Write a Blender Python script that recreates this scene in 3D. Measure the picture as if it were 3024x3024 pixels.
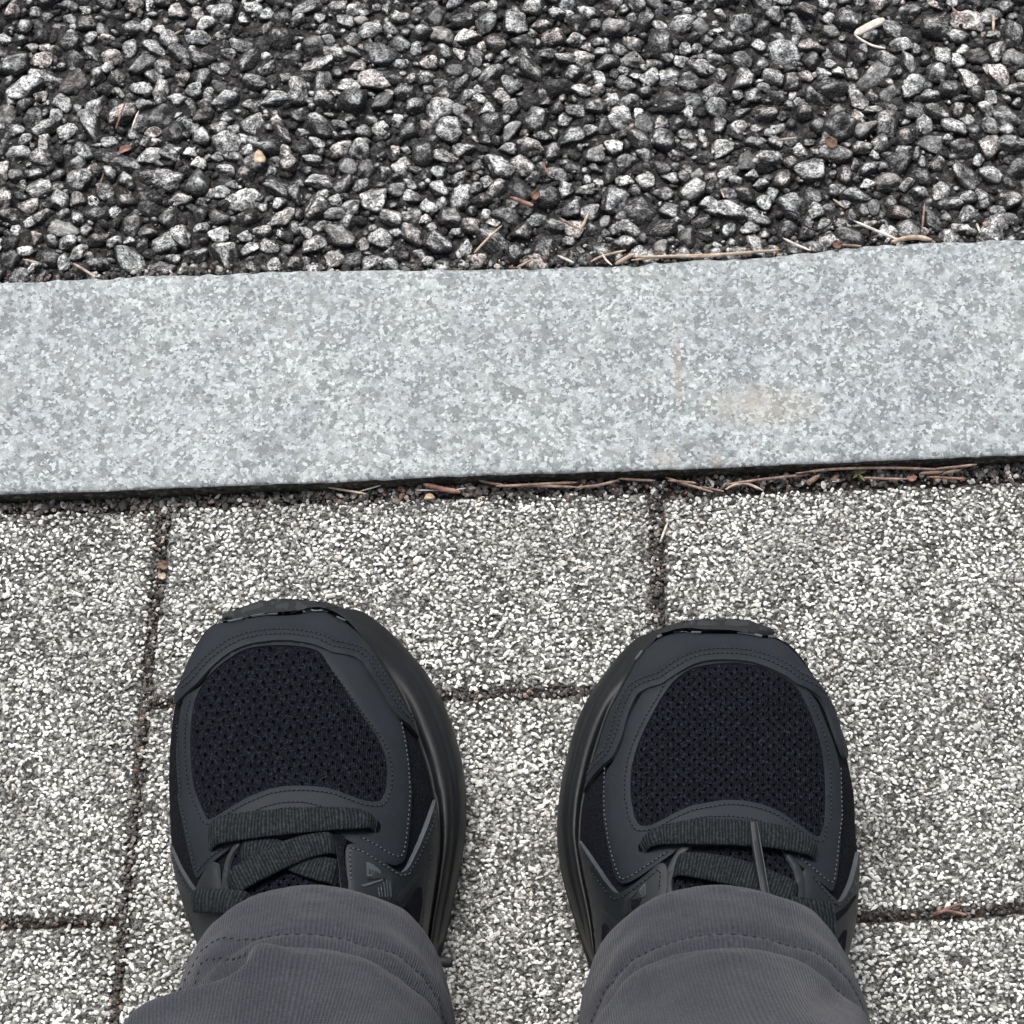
import bpy, math, random
import numpy as np
from mathutils import Vector, Matrix
from mathutils.bvhtree import BVHTree
from mathutils.geometry import delaunay_2d_cdt

for o in list(bpy.data.objects):
    bpy.data.objects.remove(o)
sc = bpy.context.scene
COL = sc.collection
R = math.radians
rnd = random.Random(7)
rng = np.random.default_rng(11)

# ------------------------------------------------------------------ camera
PITCH = 66.0
FPX = 6715.0                      # focal length in pixels of the 3024 px photograph
CAM = Vector((0.0, -0.3836, 0.8615))
cd = bpy.data.cameras.new('camera')
cam = bpy.data.objects.new('camera', cd)
COL.objects.link(cam)
cam.location = CAM
cam.rotation_euler = (R(90 - PITCH), 0, 0)
cd.sensor_width = 36.0
cd.lens = 36.0 * FPX / 3024.0
cd.clip_start = 0.02
cd.clip_end = 500
sc.camera = cam

# ------------------------------------------------------------------ light
SUN_EL, SUN_AZ = 62.0, -25.0      # azimuth from +Y towards +X
world = bpy.data.worlds.new('World')
sc.world = world
world.use_nodes = True
wn = world.node_tree
wn.nodes.clear()
sky = wn.nodes.new('ShaderNodeTexSky')
sky.sky_type = 'NISHITA'
sky.sun_disc = False
sky.sun_elevation = R(SUN_EL)
sky.sun_rotation = R(SUN_AZ)
sky.dust_density = 6.0
sky.air_density = 1.0
hs = wn.nodes.new('ShaderNodeHueSaturation')
hs.inputs['Saturation'].default_value = 0.42
bg = wn.nodes.new('ShaderNodeBackground')
bg.inputs['Strength'].default_value = 0.12
wo = wn.nodes.new('ShaderNodeOutputWorld')
wn.links.new(sky.outputs[0], hs.inputs['Color'])
wn.links.new(hs.outputs[0], bg.inputs['Color'])
wn.links.new(bg.outputs[0], wo.inputs[0])
sl = bpy.data.lights.new('sun', 'SUN')
sl.energy = 1.3
sl.angle = R(28)
sl.color = (1.0, 0.98, 0.955)
so = bpy.data.objects.new('sun', sl)
COL.objects.link(so)
_d = Vector((math.sin(R(SUN_AZ)) * math.cos(R(SUN_EL)), math.cos(R(SUN_AZ)) * math.cos(R(SUN_EL)), math.sin(R(SUN_EL))))
so.rotation_euler = _d.to_track_quat('Z', 'Y').to_euler()
so.location = _d * 5
sc.view_settings.view_transform = 'Standard'
sc.view_settings.look = 'None'
sc.view_settings.gamma = 1.0
sc.view_settings.exposure = 0.65
sc.view_settings.use_curve_mapping = False

# ------------------------------------------------------------------ measuring helpers
_cp, _sp = math.cos(R(PITCH)), math.sin(R(PITCH))
FWD = Vector((0, _cp, -_sp))
UPV = Vector((0, _sp, _cp))


def ray(px, py):
    d = FWD + Vector((1, 0, 0)) * ((px - 1512.0) / FPX) + UPV * ((1512.0 - py) / FPX)
    return d.normalized()


def gp(px, py, z=0.0):
    d = ray(px, py)
    return CAM + d * ((z - CAM.z) / d.z)


def Z(ox, oy, s, pts):
    return [(ox + x / s, oy + y / s) for x, y in pts]


def catmull(pts, step, closed=False):
    P = np.array(pts, float)
    n = len(P)
    out = []
    rngi = range(n if closed else n - 1)
    for i in rngi:
        p0 = P[(i - 1) % n] if (closed or i > 0) else 2 * P[0] - P[1]
        p1 = P[i]
        p2 = P[(i + 1) % n]
        p3 = P[(i + 2) % n] if (closed or i + 2 < n) else 2 * P[n - 1] - P[n - 2]
        m = max(1, int(round(np.linalg.norm(p2 - p1) / step)))
        for k in range(m):
            t = k / m
            # centripetal-ish: plain Catmull-Rom with reduced tension
            a = 0.42
            m1, m2 = a * (p2 - p0), a * (p3 - p1)
            t2, t3 = t * t, t * t * t
            out.append((2 * t3 - 3 * t2 + 1) * p1 + (t3 - 2 * t2 + t) * m1 + (-2 * t3 + 3 * t2) * p2 + (t3 - t2) * m2)
    if not closed:
        out.append(P[-1])
    return np.array(out)


def resample(P, n):
    P = np.array(P, float)
    s = np.concatenate([[0], np.cumsum(np.linalg.norm(np.diff(P, axis=0), axis=1))])
    t = np.linspace(0, s[-1], n)
    return np.stack([np.interp(t, s, P[:, k]) for k in range(P.shape[1])], 1)


def offset_line(P, d):
    P = np.array(P, float)
    T = np.gradient(P, axis=0)
    T /= np.linalg.norm(T, axis=1)[:, None] + 1e-9
    Nn = np.stack([-T[:, 1], T[:, 0]], 1)
    return P + Nn * d


def inside(poly, pts):
    poly = np.asarray(poly)
    x, y = pts[:, 0], pts[:, 1]
    c = np.zeros(len(pts), bool)
    j = len(poly) - 1
    for i in range(len(poly)):
        xi, yi = poly[i]
        xj, yj = poly[j]
        m = ((yi > y) != (yj > y))
        with np.errstate(divide='ignore', invalid='ignore'):
            c ^= m & (x < (xj - xi) * (y - yi) / (yj - yi + 1e-12) + xi)
        j = i
    return c


_NG = np.random.default_rng(3).random((8, 256, 256))


def vnoise(x, y, ch=0):
    x = np.asarray(x, float)
    y = np.asarray(y, float)
    xi, yi = np.floor(x).astype(int), np.floor(y).astype(int)
    fx, fy = x - xi, y - yi
    fx, fy = fx * fx * (3 - 2 * fx), fy * fy * (3 - 2 * fy)
    g = _NG[ch % 8]
    a = g[xi % 256, yi % 256]
    b = g[(xi + 1) % 256, yi % 256]
    c = g[xi % 256, (yi + 1) % 256]
    d = g[(xi + 1) % 256, (yi + 1) % 256]
    return (a * (1 - fx) + b * fx) * (1 - fy) + (c * (1 - fx) + d * fx) * fy - 0.5


# ------------------------------------------------------------------ object helpers
def mesh_np(name, V, F, mats, smooth=True, matidx=None, uv=None):
    """V (n,3), F list of index tuples or (m,k) array"""
    me = bpy.data.meshes.new(name)
    V = np.asarray(V, np.float32)
    if isinstance(F, np.ndarray):
        m, k = F.shape
        me.vertices.add(len(V))
        me.vertices.foreach_set('co', V.ravel())
        me.loops.add(m * k)
        me.loops.foreach_set('vertex_index', F.astype(np.int32).ravel())
        me.polygons.add(m)
        me.polygons.foreach_set('loop_start', np.arange(0, m * k, k, dtype=np.int32))
        me.polygons.foreach_set('loop_total', np.full(m, k, np.int32))
        me.update(calc_edges=True)
    else:
        me.from_pydata([tuple(map(float, v)) for v in V], [], [tuple(int(i) for i in f) for f in F])
        me.update()
    for m_ in (mats if isinstance(mats, (list, tuple)) else [mats]):
        me.materials.append(m_)
    n = len(me.polygons)
    me.polygons.foreach_set('use_smooth', np.full(n, smooth, bool) if np.isscalar(smooth) else np.asarray(smooth, bool))
    if matidx is not None:
        me.polygons.foreach_set('material_index', np.asarray(matidx, np.int32))
    if uv is not None:
        ul = me.uv_layers.new(name='UVMap')
        li = np.empty(len(me.loops), np.int32)
        me.loops.foreach_get('vertex_index', li)
        ul.data.foreach_set('uv', np.asarray(uv, np.float32)[li].ravel())
    me.validate()
    me.update()
    return me


def link(name, me, parent=None, kind=None):
    o = bpy.data.objects.new(name, me)
    COL.objects.link(o)
    if parent is not None:
        o.parent = parent
    if kind:
        o['kind'] = kind
    return o


def tag(o, label, cat, group=None):
    o['label'] = label
    o['category'] = cat
    if group:
        o['group'] = group
    return o


# ------------------------------------------------------------------ materials
class NT:
    def __init__(s, name):
        s.m = bpy.data.materials.new(name)
        s.m.use_nodes = True
        s.t = s.m.node_tree
        s.t.nodes.clear()
        s.out = s.t.nodes.new('ShaderNodeOutputMaterial')
        s.b = s.t.nodes.new('ShaderNodeBsdfPrincipled')
        s.t.links.new(s.b.outputs[0], s.out.inputs[0])

    def n(s, typ, **kw):
        nd = s.t.nodes.new('ShaderNode' + typ)
        for k, v in kw.items():
            if k in nd.bl_rna.properties.keys():
                setattr(nd, k, v)
            else:
                nd.inputs[k.replace('_', ' ')].default_value = v
        return nd

    def l(s, a, b):
        s.t.links.new(a, b)

    def coord(s, kind='Object', scale=None):
        tc = s.n('TexCoord')
        return tc.outputs[kind]

    def noise(s, co, scale, detail=3, rough=0.55, dist=0.0):
        nd = s.n('TexNoise')
        nd.inputs['Scale'].default_value = scale
        nd.inputs['Detail'].default_value = detail
        nd.inputs['Roughness'].default_value = rough
        nd.inputs['Distortion'].default_value = dist
        if co is not None:
            s.l(co, nd.inputs['Vector'])
        return nd

    def ramp(s, fac, stops, interp='LINEAR'):
        nd = s.n('ValToRGB')
        cr = nd.color_ramp
        cr.interpolation = interp
        while len(cr.elements) < len(stops):
            cr.elements.new(0.5)
        for e, (p, c) in zip(cr.elements, stops):
            e.position = p
            e.color = (*c, 1) if len(c) == 3 else c
        s.l(fac, nd.inputs['Fac'])
        return nd.outputs['Color']

    def mix(s, fac, a, b, mode='MIX'):
        nd = s.n('MixRGB')
        nd.blend_type = mode
        for i, v in ((0, fac), (1, a), (2, b)):
            if hasattr(v, 'default_value') or hasattr(v, 'is_linked'):
                s.l(v, nd.inputs[i])
            elif isinstance(v, (int, float)):
                nd.inputs[i].default_value = v
            else:
                nd.inputs[i].default_value = (*v, 1)
        return nd.outputs[0]

    def math(s, op, a, b=None, clamp=False):
        nd = s.n('Math')
        nd.operation = op
        nd.use_clamp = clamp
        for i, v in ((0, a), (1, b)):
            if v is None:
                continue
            if isinstance(v, (int, float)):
                nd.inputs[i].default_value = v
            else:
                s.l(v, nd.inputs[i])
        return nd.outputs[0]

    def color(s, c):
        if isinstance(c, tuple):
            s.b.inputs['Base Color'].default_value = (*c, 1)
        else:
            s.l(c, s.b.inputs['Base Color'])
        return s

    def rough(s, v):
        if isinstance(v, (int, float)):
            s.b.inputs['Roughness'].default_value = v
        else:
            s.l(v, s.b.inputs['Roughness'])
        return s

    def spec(s, v):
        s.b.inputs['Specular IOR Level'].default_value = v
        return s

    def bump(s, h, strength, dist):
        nd = s.n('Bump')
        nd.inputs['Strength'].default_value = strength
        nd.inputs['Distance'].default_value = dist
        s.l(h, nd.inputs['Height'])
        s.l(nd.outputs[0], s.b.inputs['Normal'])
        return s


def g3(v, t=0.0):
    return (v * (1 + t), v, v * (1 - t))


# asphalt stones: granite showing through worn bitumen
def stone_material(name, per_island, coated=False):
    a = NT(name)
    geo = a.n('NewGeometry')
    if per_island:
        co = a.coord('Object')
        rv = geo.outputs['Random Per Island']
    else:
        oi = a.n('ObjectInfo')
        rv = oi.outputs['Random']
        va = a.n('VectorMath')
        va.operation = 'MULTIPLY_ADD'
        a.l(a.coord('Object'), va.inputs[0])
        va.inputs[1].default_value = (0.008, 0.008, 0.008)
        cx = a.n('CombineXYZ')
        a.l(rv, cx.inputs[0])
        a.l(a.math('MULTIPLY', rv, 7.3), cx.inputs[1])
        a.l(cx.outputs[0], va.inputs[2])
        co = va.outputs[0]
    n1 = a.noise(co, 330, 4, 0.68)
    n2 = a.noise(co, 900, 3, 0.7)
    gran = a.ramp(n1.outputs['Fac'], [(0.36, g3(0.035)), (0.46, g3(0.13)), (0.53, (0.42, 0.425, 0.42)), (0.62, (0.80, 0.80, 0.79))])
    gran = a.mix(0.5, gran, a.ramp(n2.outputs['Fac'], [(0.40, g3(0.05)), (0.50, g3(0.40)), (0.58, g3(0.88))]))
    tint = a.ramp(rv, [(0.0, (0.45, 0.46, 0.47)), (0.10, (0.92, 0.95, 0.94)), (0.55, (1.1, 1.1, 1.1)), (0.84, (1.25, 1.25, 1.22)), (0.94, (1.2, 1.12, 1.08)), (1.0, (1.1, 0.98, 0.93))])
    n6 = a.noise(co, 150, 3, 0.6)
    gran = a.mix(1.0, gran, a.ramp(n6.outputs['Fac'], [(0.36, g3(0.42)), (0.48, g3(1.0)), (0.58, g3(1.45))]), 'MULTIPLY')
    gran = a.mix(1.0, gran, tint, 'MULTIPLY')
    sep = a.n('SeparateXYZ')
    a.l(geo.outputs['Normal'], sep.inputs[0])
    n3 = a.noise(co, 190, 3, 0.6)
    # worn crowns: bare granite on top, bitumen film left on the flanks
    w = a.math('ADD', a.math('MULTIPLY', sep.outputs['Z'], 1.15), a.math('MULTIPLY', n3.outputs['Fac'], 1.25))
    w = a.math('ADD', w, a.math('MULTIPLY', a.math('SUBTRACT', a.math('FRACT', a.math('MULTIPLY', rv, 37.0)), 0.5), 0.42 if not per_island else 0.55))
    w = a.math('ADD', w, -0.0 if not coated else -0.30)
    mr = a.n('MapRange')
    a.l(w, mr.inputs[0])
    mr.inputs[1].default_value = 1.36
    mr.inputs[2].default_value = 1.84
    bit = a.ramp(n2.outputs['Fac'], [(0.35, (0.016, 0.016, 0.0165)), (0.52, (0.042, 0.041, 0.041)), (0.68, (0.11, 0.108, 0.106))])
    # some stones are a plain even grey
    plain = a.ramp(a.math('FRACT', a.math('MULTIPLY', rv, 91.0)), [(0.0, (0.10, 0.103, 0.105)), (0.5, (0.22, 0.22, 0.215)), (1.0, (0.34, 0.335, 0.325))])
    gran = a.mix(a.ramp(a.math('FRACT', a.math('MULTIPLY', rv, 53.0)), [(0.88, g3(0)), (0.90, g3(0.55))]), gran, plain)
    a.color(a.mix(mr.outputs[0], bit, gran))
    a.rough(0.88).spec(0.15)
    h = a.math('ADD', n1.outputs['Fac'], a.math('MULTIPLY', n2.outputs['Fac'], 0.5))
    a.bump(h, 1.0, 0.0018)
    return a.m


M = {}
M['stone'] = stone_material('asphalt_stone', False)
M['stone_small'] = stone_material('asphalt_stone_small', True)
M['stone_chip'] = stone_material('asphalt_chip', True, True)

a = NT('bitumen')
co = a.coord()
n1 = a.noise(co, 420, 5, 0.7)
n2 = a.noise(co, 60, 3, 0.6)
c = a.ramp(n1.outputs['Fac'], [(0.35, (0.014, 0.0138, 0.0136)), (0.52, (0.042, 0.041, 0.040)), (0.66, (0.13, 0.127, 0.124)), (0.74, (0.36, 0.35, 0.34))])
a.color(c).rough(0.9).spec(0.2).bump(n1.outputs['Fac'], 1.0, 0.002)
M['bitumen'] = a.m

a = NT('far_asphalt')
co = a.coord()
v = a.n('TexVoronoi')
v.inputs['Scale'].default_value = 95
a.l(co, v.inputs['Vector'])
n1 = a.noise(co, 500, 4, 0.7)
c1 = a.ramp(v.outputs['Distance'], [(0.0, g3(0.33)), (0.45, g3(0.15)), (0.7, g3(0.02))])
c2 = a.ramp(n1.outputs['Fac'], [(0.35, g3(0.25)), (0.6, g3(1.2))])
a.color(a.mix(1.0, c1, c2, 'MULTIPLY')).rough(0.9).spec(0.2)
a.bump(a.math('SUBTRACT', 1.0, v.outputs['Distance']), 1.0, 0.004)
M['far_asphalt'] = a.m

# granite kerb
a = NT('kerb_granite')
co = a.coord()
nd = a.noise(co, 520, 3, 0.6)
wv = a.n('VectorMath')
wv.operation = 'MULTIPLY_ADD'
a.l(nd.outputs['Color'], wv.inputs[0])
wv.inputs[1].default_value = (0.0026, 0.0026, 0.0026)
a.l(co, wv.inputs[2])


def cells(scale):
    v_ = a.n('TexVoronoi')
    v_.inputs['Scale'].default_value = scale
    a.l(wv.outputs[0], v_.inputs['Vector'])
    s_ = a.n('SeparateColor')
    a.l(v_.outputs['Color'], s_.inputs[0])
    return s_


s1, s2, s3 = cells(235), cells(420), cells(760)
# feldspar ground, quartz grains over it, small pale flecks and a little mica
c = a.ramp(s2.outputs[0], [(0.0, (0.30, 0.32, 0.325)), (0.3, (0.40, 0.425, 0.43)), (0.6, (0.50, 0.525, 0.53)), (1.0, (0.62, 0.64, 0.645))])
c = a.mix(a.ramp(s1.outputs[0], [(0.60, g3(0)), (0.66, g3(0.85))]), c, a.ramp(s1.outputs[1], [(0.0, (0.21, 0.225, 0.225)), (0.5, (0.27, 0.285, 0.29)), (1.0, (0.36, 0.37, 0.36))]))
c = a.mix(a.ramp(s3.outputs[0], [(0.66, g3(0)), (0.72, g3(0.9))]), c, a.ramp(s3.outputs[1], [(0.0, (0.55, 0.57, 0.57)), (1.0, (0.86, 0.88, 0.88))]))
c = a.mix(a.ramp(s3.outputs[2], [(0.87, g3(0)), (0.90, g3(0.8))]), c, (0.16, 0.17, 0.172))
c = a.mix(a.ramp(s1.outputs[2], [(0.80, g3(0)), (0.86, g3(0.5))]), c, (0.43, 0.44, 0.415))
# thin darker seams and milky veils between the grains
v9 = a.n('TexVoronoi')
v9.feature = 'DISTANCE_TO_EDGE'
v9.inputs['Scale'].default_value = 235
a.l(wv.outputs[0], v9.inputs['Vector'])
c = a.mix(1.0, c, a.ramp(v9.outputs['Distance'], [(0.0, g3(0.84)), (0.08, g3(1.0))]), 'MULTIPLY')
n8 = a.noise(co, 420, 4, 0.7, 0.4)
c = a.mix(0.10, c, a.ramp(n8.outputs['Fac'], [(0.36, (0.18, 0.19, 0.19)), (0.50, (0.42, 0.43, 0.43)), (0.62, (0.84, 0.85, 0.85))]))
c = a.mix(1.0, c, (0.605, 0.630, 0.638), 'MULTIPLY')
n3 = a.noise(co, 28, 3, 0.55)
c = a.mix(1.0, c, a.ramp(n3.outputs['Fac'], [(0.3, (0.88, 0.885, 0.91)), (0.7, (1.08, 1.08, 1.06))]), 'MULTIPLY')
n5 = a.noise(co, 1400, 2, 0.6)
c = a.mix(1.0, c, a.ramp(n5.outputs['Fac'], [(0.30, g3(0.72)), (0.45, g3(1.0)), (0.6, g3(1.08))]), 'MULTIPLY')
M_kerb_stain = []
n4 = a.noise(co, 120, 3, 0.6)
for (cx_, cy_, sx_, sy_, amt, colr) in ((0.105, 0.045, 0.024, 0.010, 0.42, (0.34, 0.305, 0.24)), (0.070, 0.062, 0.0016, 0.018, 0.5, (0.30, 0.24, 0.185)),
                                        (0.064, 0.020, 0.006, 0.005, 0.35, (0.30, 0.24, 0.185)), (-0.23, 0.055, 0.02, 0.012, 0.2, (0.36, 0.34, 0.27)), (0.085, 0.018, 0.003, 0.006, 0.4, (0.28, 0.22, 0.17))):
    mp = a.n('Mapping')
    mp.vector_type = 'POINT'
    a.l(co, mp.inputs[0])
    mp.inputs['Location'].default_value = (-cx_ / sx_, -cy_ / sy_, 0)
    mp.inputs['Scale'].default_value = (1 / sx_, 1 / sy_, 0)
    ln = a.n('VectorMath')
    ln.operation = 'LENGTH'
    a.l(mp.outputs[0], ln.inputs[0])
    f = a.math('SUBTRACT', 1.25, ln.outputs['Value'], True)
    f = a.math('MULTIPLY', a.math('MULTIPLY', f, amt), a.math('MULTIPLY', n4.outputs['Fac'], 1.8), True)
    c = a.mix(f, c, colr)
a.color(c).rough(0.62).spec(0.35).bump(a.math('ADD', n5.outputs['Fac'], s2.outputs[1]), 0.35, 0.0004)
M['kerb'] = a.m

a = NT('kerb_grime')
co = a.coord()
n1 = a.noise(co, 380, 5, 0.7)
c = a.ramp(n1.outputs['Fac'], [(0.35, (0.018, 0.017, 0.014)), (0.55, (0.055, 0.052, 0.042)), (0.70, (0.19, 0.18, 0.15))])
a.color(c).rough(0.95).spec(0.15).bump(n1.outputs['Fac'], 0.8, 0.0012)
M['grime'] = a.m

# pavers
a = NT('paver_matrix')
co = a.coord()
n1 = a.noise(co, 620, 5, 0.72)
n2 = a.noise(co, 30, 3, 0.6)
c = a.ramp(n1.outputs['Fac'], [(0.36, (0.028, 0.0277, 0.0255)), (0.48, (0.092, 0.091, 0.084)), (0.56, (0.30, 0.298, 0.28)), (0.66, (0.68, 0.675, 0.645))])
c = a.mix(1.0, c, a.ramp(n2.outputs['Fac'], [(0.35, g3(0.62)), (0.65, g3(1.15))]), 'MULTIPLY')
a.color(c).rough(0.92).spec(0.2).bump(n1.outputs['Fac'], 1.0, 0.0012)
M['matrix'] = a.m

a = NT('pebble')
geo = a.n('NewGeometry')
co = a.coord()
rv = geo.outputs['Random Per Island']
c = a.ramp(rv, [(0.0, (0.05, 0.05, 0.048)), (0.06, (0.12, 0.12, 0.113)), (0.13, (0.28, 0.28, 0.267)), (0.22, (0.54, 0.54, 0.515)), (0.32, (0.80, 0.80, 0.765)), (0.7, (0.89, 0.89, 0.86)), (0.98, (0.92, 0.918, 0.885)), (0.99, (0.80, 0.76, 0.67)), (1.0, (0.74, 0.66, 0.56))])
n1 = a.noise(co, 900, 3, 0.65)
c = a.mix(1.0, c, a.ramp(n1.outputs['Fac'], [(0.32, g3(0.55)), (0.5, g3(1.0))]), 'MULTIPLY')
n2 = a.noise(co, 26, 4, 0.62)
dirt = a.ramp(n2.outputs['Fac'], [(0.40, g3(0.0)), (0.66, g3(0.50))])
c = a.mix(dirt, c, (0.19, 0.187, 0.168))
a.color(c).rough(0.7).spec(0.3).bump(n1.outputs['Fac'], 0.5, 0.0005)
M['pebble'] = a.m

a = NT('far_paver')
co = a.coord()
v = a.n('TexVoronoi')
v.inputs['Scale'].default_value = 470
a.l(co, v.inputs['Vector'])
s1 = a.n('SeparateColor')
a.l(v.outputs['Color'], s1.inputs[0])
c1 = a.ramp(s1.outputs[0], [(0.1, g3(0.12)), (0.4, g3(0.6)), (1.0, g3(0.85))])
c2 = a.ramp(v.outputs['Distance'], [(0.3, g3(1.0)), (0.62, g3(0.12))])
a.color(a.mix(1.0, c1, c2, 'MULTIPLY')).rough(0.9).spec(0.2).bump(a.math('SUBTRACT', 1.0, v.outputs['Distance']), 1.0, 0.0015)
M['far_paver'] = a.m

a = NT('joint_dirt')
co = a.coord()
n1 = a.noise(co, 560, 5, 0.72)
n2 = a.noise(co, 90, 3, 0.6)
c = a.ramp(n1.outputs['Fac'], [(0.35, (0.012, 0.010, 0.009)), (0.55, (0.05, 0.043, 0.038)), (0.72, (0.20, 0.18, 0.16))])
c = a.mix(a.ramp(n2.outputs['Fac'], [(0.55, g3(0)), (0.7, g3(0.35))]), c, (0.13, 0.075, 0.05))
a.color(c).rough(0.95).spec(0.15).bump(n1.outputs['Fac'], 1.0, 0.0015)
M['dirt'] = a.m

a = NT('grit')
geo = a.n('NewGeometry')
co = a.coord()
c = a.ramp(geo.outputs['Random Per Island'], [(0.0, (0.03, 0.028, 0.026)), (0.35, (0.09, 0.085, 0.08)), (0.66, (0.13, 0.122, 0.115)), (0.82, (0.30, 0.29, 0.275)), (0.91, (0.66, 0.64, 0.61)), (0.93, (0.12, 0.085, 0.065)), (0.97, (0.24, 0.165, 0.125)), (1.0, (0.48, 0.38, 0.31))])
n1 = a.noise(co, 800, 3, 0.65)
c = a.mix(1.0, c, a.ramp(n1.outputs['Fac'], [(0.32, g3(0.5)), (0.55, g3(1.0))]), 'MULTIPLY')
a.color(c).rough(0.85).spec(0.25)
M['grit'] = a.m

# shoe materials
def leather(name, col, rough=0.55, spec=0.35):
    a = NT(name)
    co = a.coord()
    n1 = a.noise(co, 1900, 4, 0.65)
    n2 = a.noise(co, 45, 3, 0.6)
    c = a.mix(1.0, col, a.ramp(n2.outputs['Fac'], [(0.3, g3(0.82)), (0.7, g3(1.22))]), 'MULTIPLY')
    c = a.mix(1.0, c, a.ramp(n1.outputs['Fac'], [(0.3, g3(0.8)), (0.7, g3(1.25))]), 'MULTIPLY')
    a.color(c).spec(spec)
    a.rough(a.ramp(n2.outputs['Fac'], [(0.3, g3(rough - 0.08)), (0.7, g3(rough + 0.1))]))
    a.bump(n1.outputs['Fac'], 0.35, 0.0003)
    return a.m


M['leather'] = leather('dark_leather', (0.0095, 0.0128, 0.0172), 0.64, 0.24)
M['leather_panel'] = leather('side_leather', (0.0070, 0.0094, 0.0120), 0.52, 0.34)
M['leather_edge'] = leather('raw_edge_highlight', (0.055, 0.061, 0.070), 0.6, 0.3)  # raw cut rims, lightened further to paint in the highlight along the edge
M['leather_dark_edge'] = leather('dark_cut_edge', (0.017, 0.019, 0.0215), 0.6, 0.3)  # dimmer raw rim with the same painted edge highlight; also colours a lace tip
M['eva'] = leather('black_midsole_foam', (0.0028, 0.0040, 0.0056), 0.52, 0.36)
M['rubber'] = leather('outsole_rubber', (0.026, 0.030, 0.032), 0.75, 0.2)
M['rubber_groove'] = leather('outsole_groove', (0.0140, 0.0160, 0.0175), 0.75, 0.2)
M['plastic'] = leather('clear_black_plastic', (0.0045, 0.006, 0.0072), 0.45, 0.3)
M['thread'] = leather('stitch_thread', (0.025, 0.029, 0.034), 0.8, 0.15)
M['thread_light'] = leather('light_stitch_thread', (0.062, 0.070, 0.080), 0.8, 0.15)
M['thread_hole'] = leather('needle_hole', (0.004, 0.004, 0.005), 0.9, 0.05)
M['glue'] = leather('pale_glue_line', (0.070, 0.080, 0.088), 0.6, 0.3)
M['patch'] = leather('grey_reflective_print', (0.036, 0.046, 0.052), 0.5, 0.4)
M['print_dark'] = leather('dark_print', (0.010, 0.011, 0.012), 0.5, 0.4)

a = NT('shoe_textile')
co = a.coord()
n1 = a.noise(co, 1300, 3, 0.7)
n2 = a.noise(co, 420, 2, 0.5)
c = a.ramp(n1.outputs['Fac'], [(0.35, (0.002, 0.0023, 0.0036)), (0.6, (0.0075, 0.0083, 0.0125)), (0.75, (0.026, 0.029, 0.038))])
a.color(c).rough(0.95).spec(0.1).bump(a.math('ADD', n1.outputs['Fac'], n2.outputs['Fac']), 0.9, 0.0008)
M['textile'] = a.m

a = NT('air_mesh')
co = a.coord()
n1 = a.noise(co, 1000, 3, 0.72)
wvx = a.n('TexWave')
wvx.inputs['Scale'].default_value = 380
wvx.inputs['Distortion'].default_value = 1.5
a.l(co, wvx.inputs['Vector'])
c = a.ramp(n1.outputs['Fac'], [(0.36, (0.0018, 0.0021, 0.0034)), (0.55, (0.0062, 0.0072, 0.0112)), (0.68, (0.024, 0.028, 0.038))])
a.color(c).rough(0.95).spec(0.08).bump(a.math('ADD', n1.outputs['Fac'], a.math('MULTIPLY', wvx.outputs['Fac'], 0.6)), 0.8, 0.0006)
M['airmesh'] = a.m

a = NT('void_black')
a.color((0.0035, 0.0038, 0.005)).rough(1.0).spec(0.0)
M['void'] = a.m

a = NT('lace_weave')
tc = a.n('TexCoord')
mp = a.n('Mapping')
a.l(tc.outputs['UV'], mp.inputs[0])
w1 = a.n('TexWave')
w1.inputs['Scale'].default_value = 2.0
w1.inputs['Distortion'].default_value = 5.0
w1.inputs['Detail'].default_value = 2
a.l(mp.outputs[0], w1.inputs['Vector'])
n1 = a.noise(a.coord(), 850, 3, 0.7)
c = a.ramp(a.math('ADD', a.math('MULTIPLY', w1.outputs['Fac'], 0.22), a.math('MULTIPLY', n1.outputs['Fac'], 0.78)), [(0.30, (0.0018, 0.0026, 0.0033)), (0.5, (0.0070, 0.0094, 0.0116)), (0.72, (0.030, 0.036, 0.041))])
a.color(c).rough(0.85).spec(0.18).bump(a.math('ADD', a.math('MULTIPLY', w1.outputs['Fac'], 0.4), n1.outputs['Fac']), 0.8, 0.0007)
M['lace'] = a.m

a = NT('grey_jersey')
tc = a.n('TexCoord')
sp = a.n('SeparateXYZ')
a.l(tc.outputs['UV'], sp.inputs[0])
n0 = a.noise(a.coord(), 900, 3, 0.65)
ph = a.math('ADD', a.math('MULTIPLY', sp.outputs['X'], 6.2832 * 262), a.math('MULTIPLY', n0.outputs['Fac'], 2.2))
rib = a.math('ADD', a.math('MULTIPLY', a.math('SINE', ph), 0.5), 0.5)
ph2 = a.math('ADD', a.math('MULTIPLY', sp.outputs['Y'], 6.2832 * 420), a.math('MULTIPLY', n0.outputs['Fac'], 3.0))
row = a.math('ADD', a.math('MULTIPLY', a.math('SINE', ph2), 0.5), 0.5)
n2 = a.noise(a.coord(), 38, 4, 0.6)
c = a.ramp(rib, [(0.0, (0.0280, 0.0300, 0.0375)), (0.40, (0.0360, 0.0388, 0.0475)), (1.0, (0.0405, 0.0435, 0.0530))])
c = a.mix(1.0, c, a.ramp(n0.outputs['Fac'], [(0.3, g3(0.72)), (0.7, g3(1.26))]), 'MULTIPLY')
c = a.mix(1.0, c, a.ramp(n2.outputs['Fac'], [(0.35, g3(0.9)), (0.65, (1.08, 1.08, 1.07))]), 'MULTIPLY')
a.color(c).rough(0.92).spec(0.12)
a.b.inputs['Sheen Weight'].default_value = 0.12
a.b.inputs['Sheen Roughness'].default_value = 0.5
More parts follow.
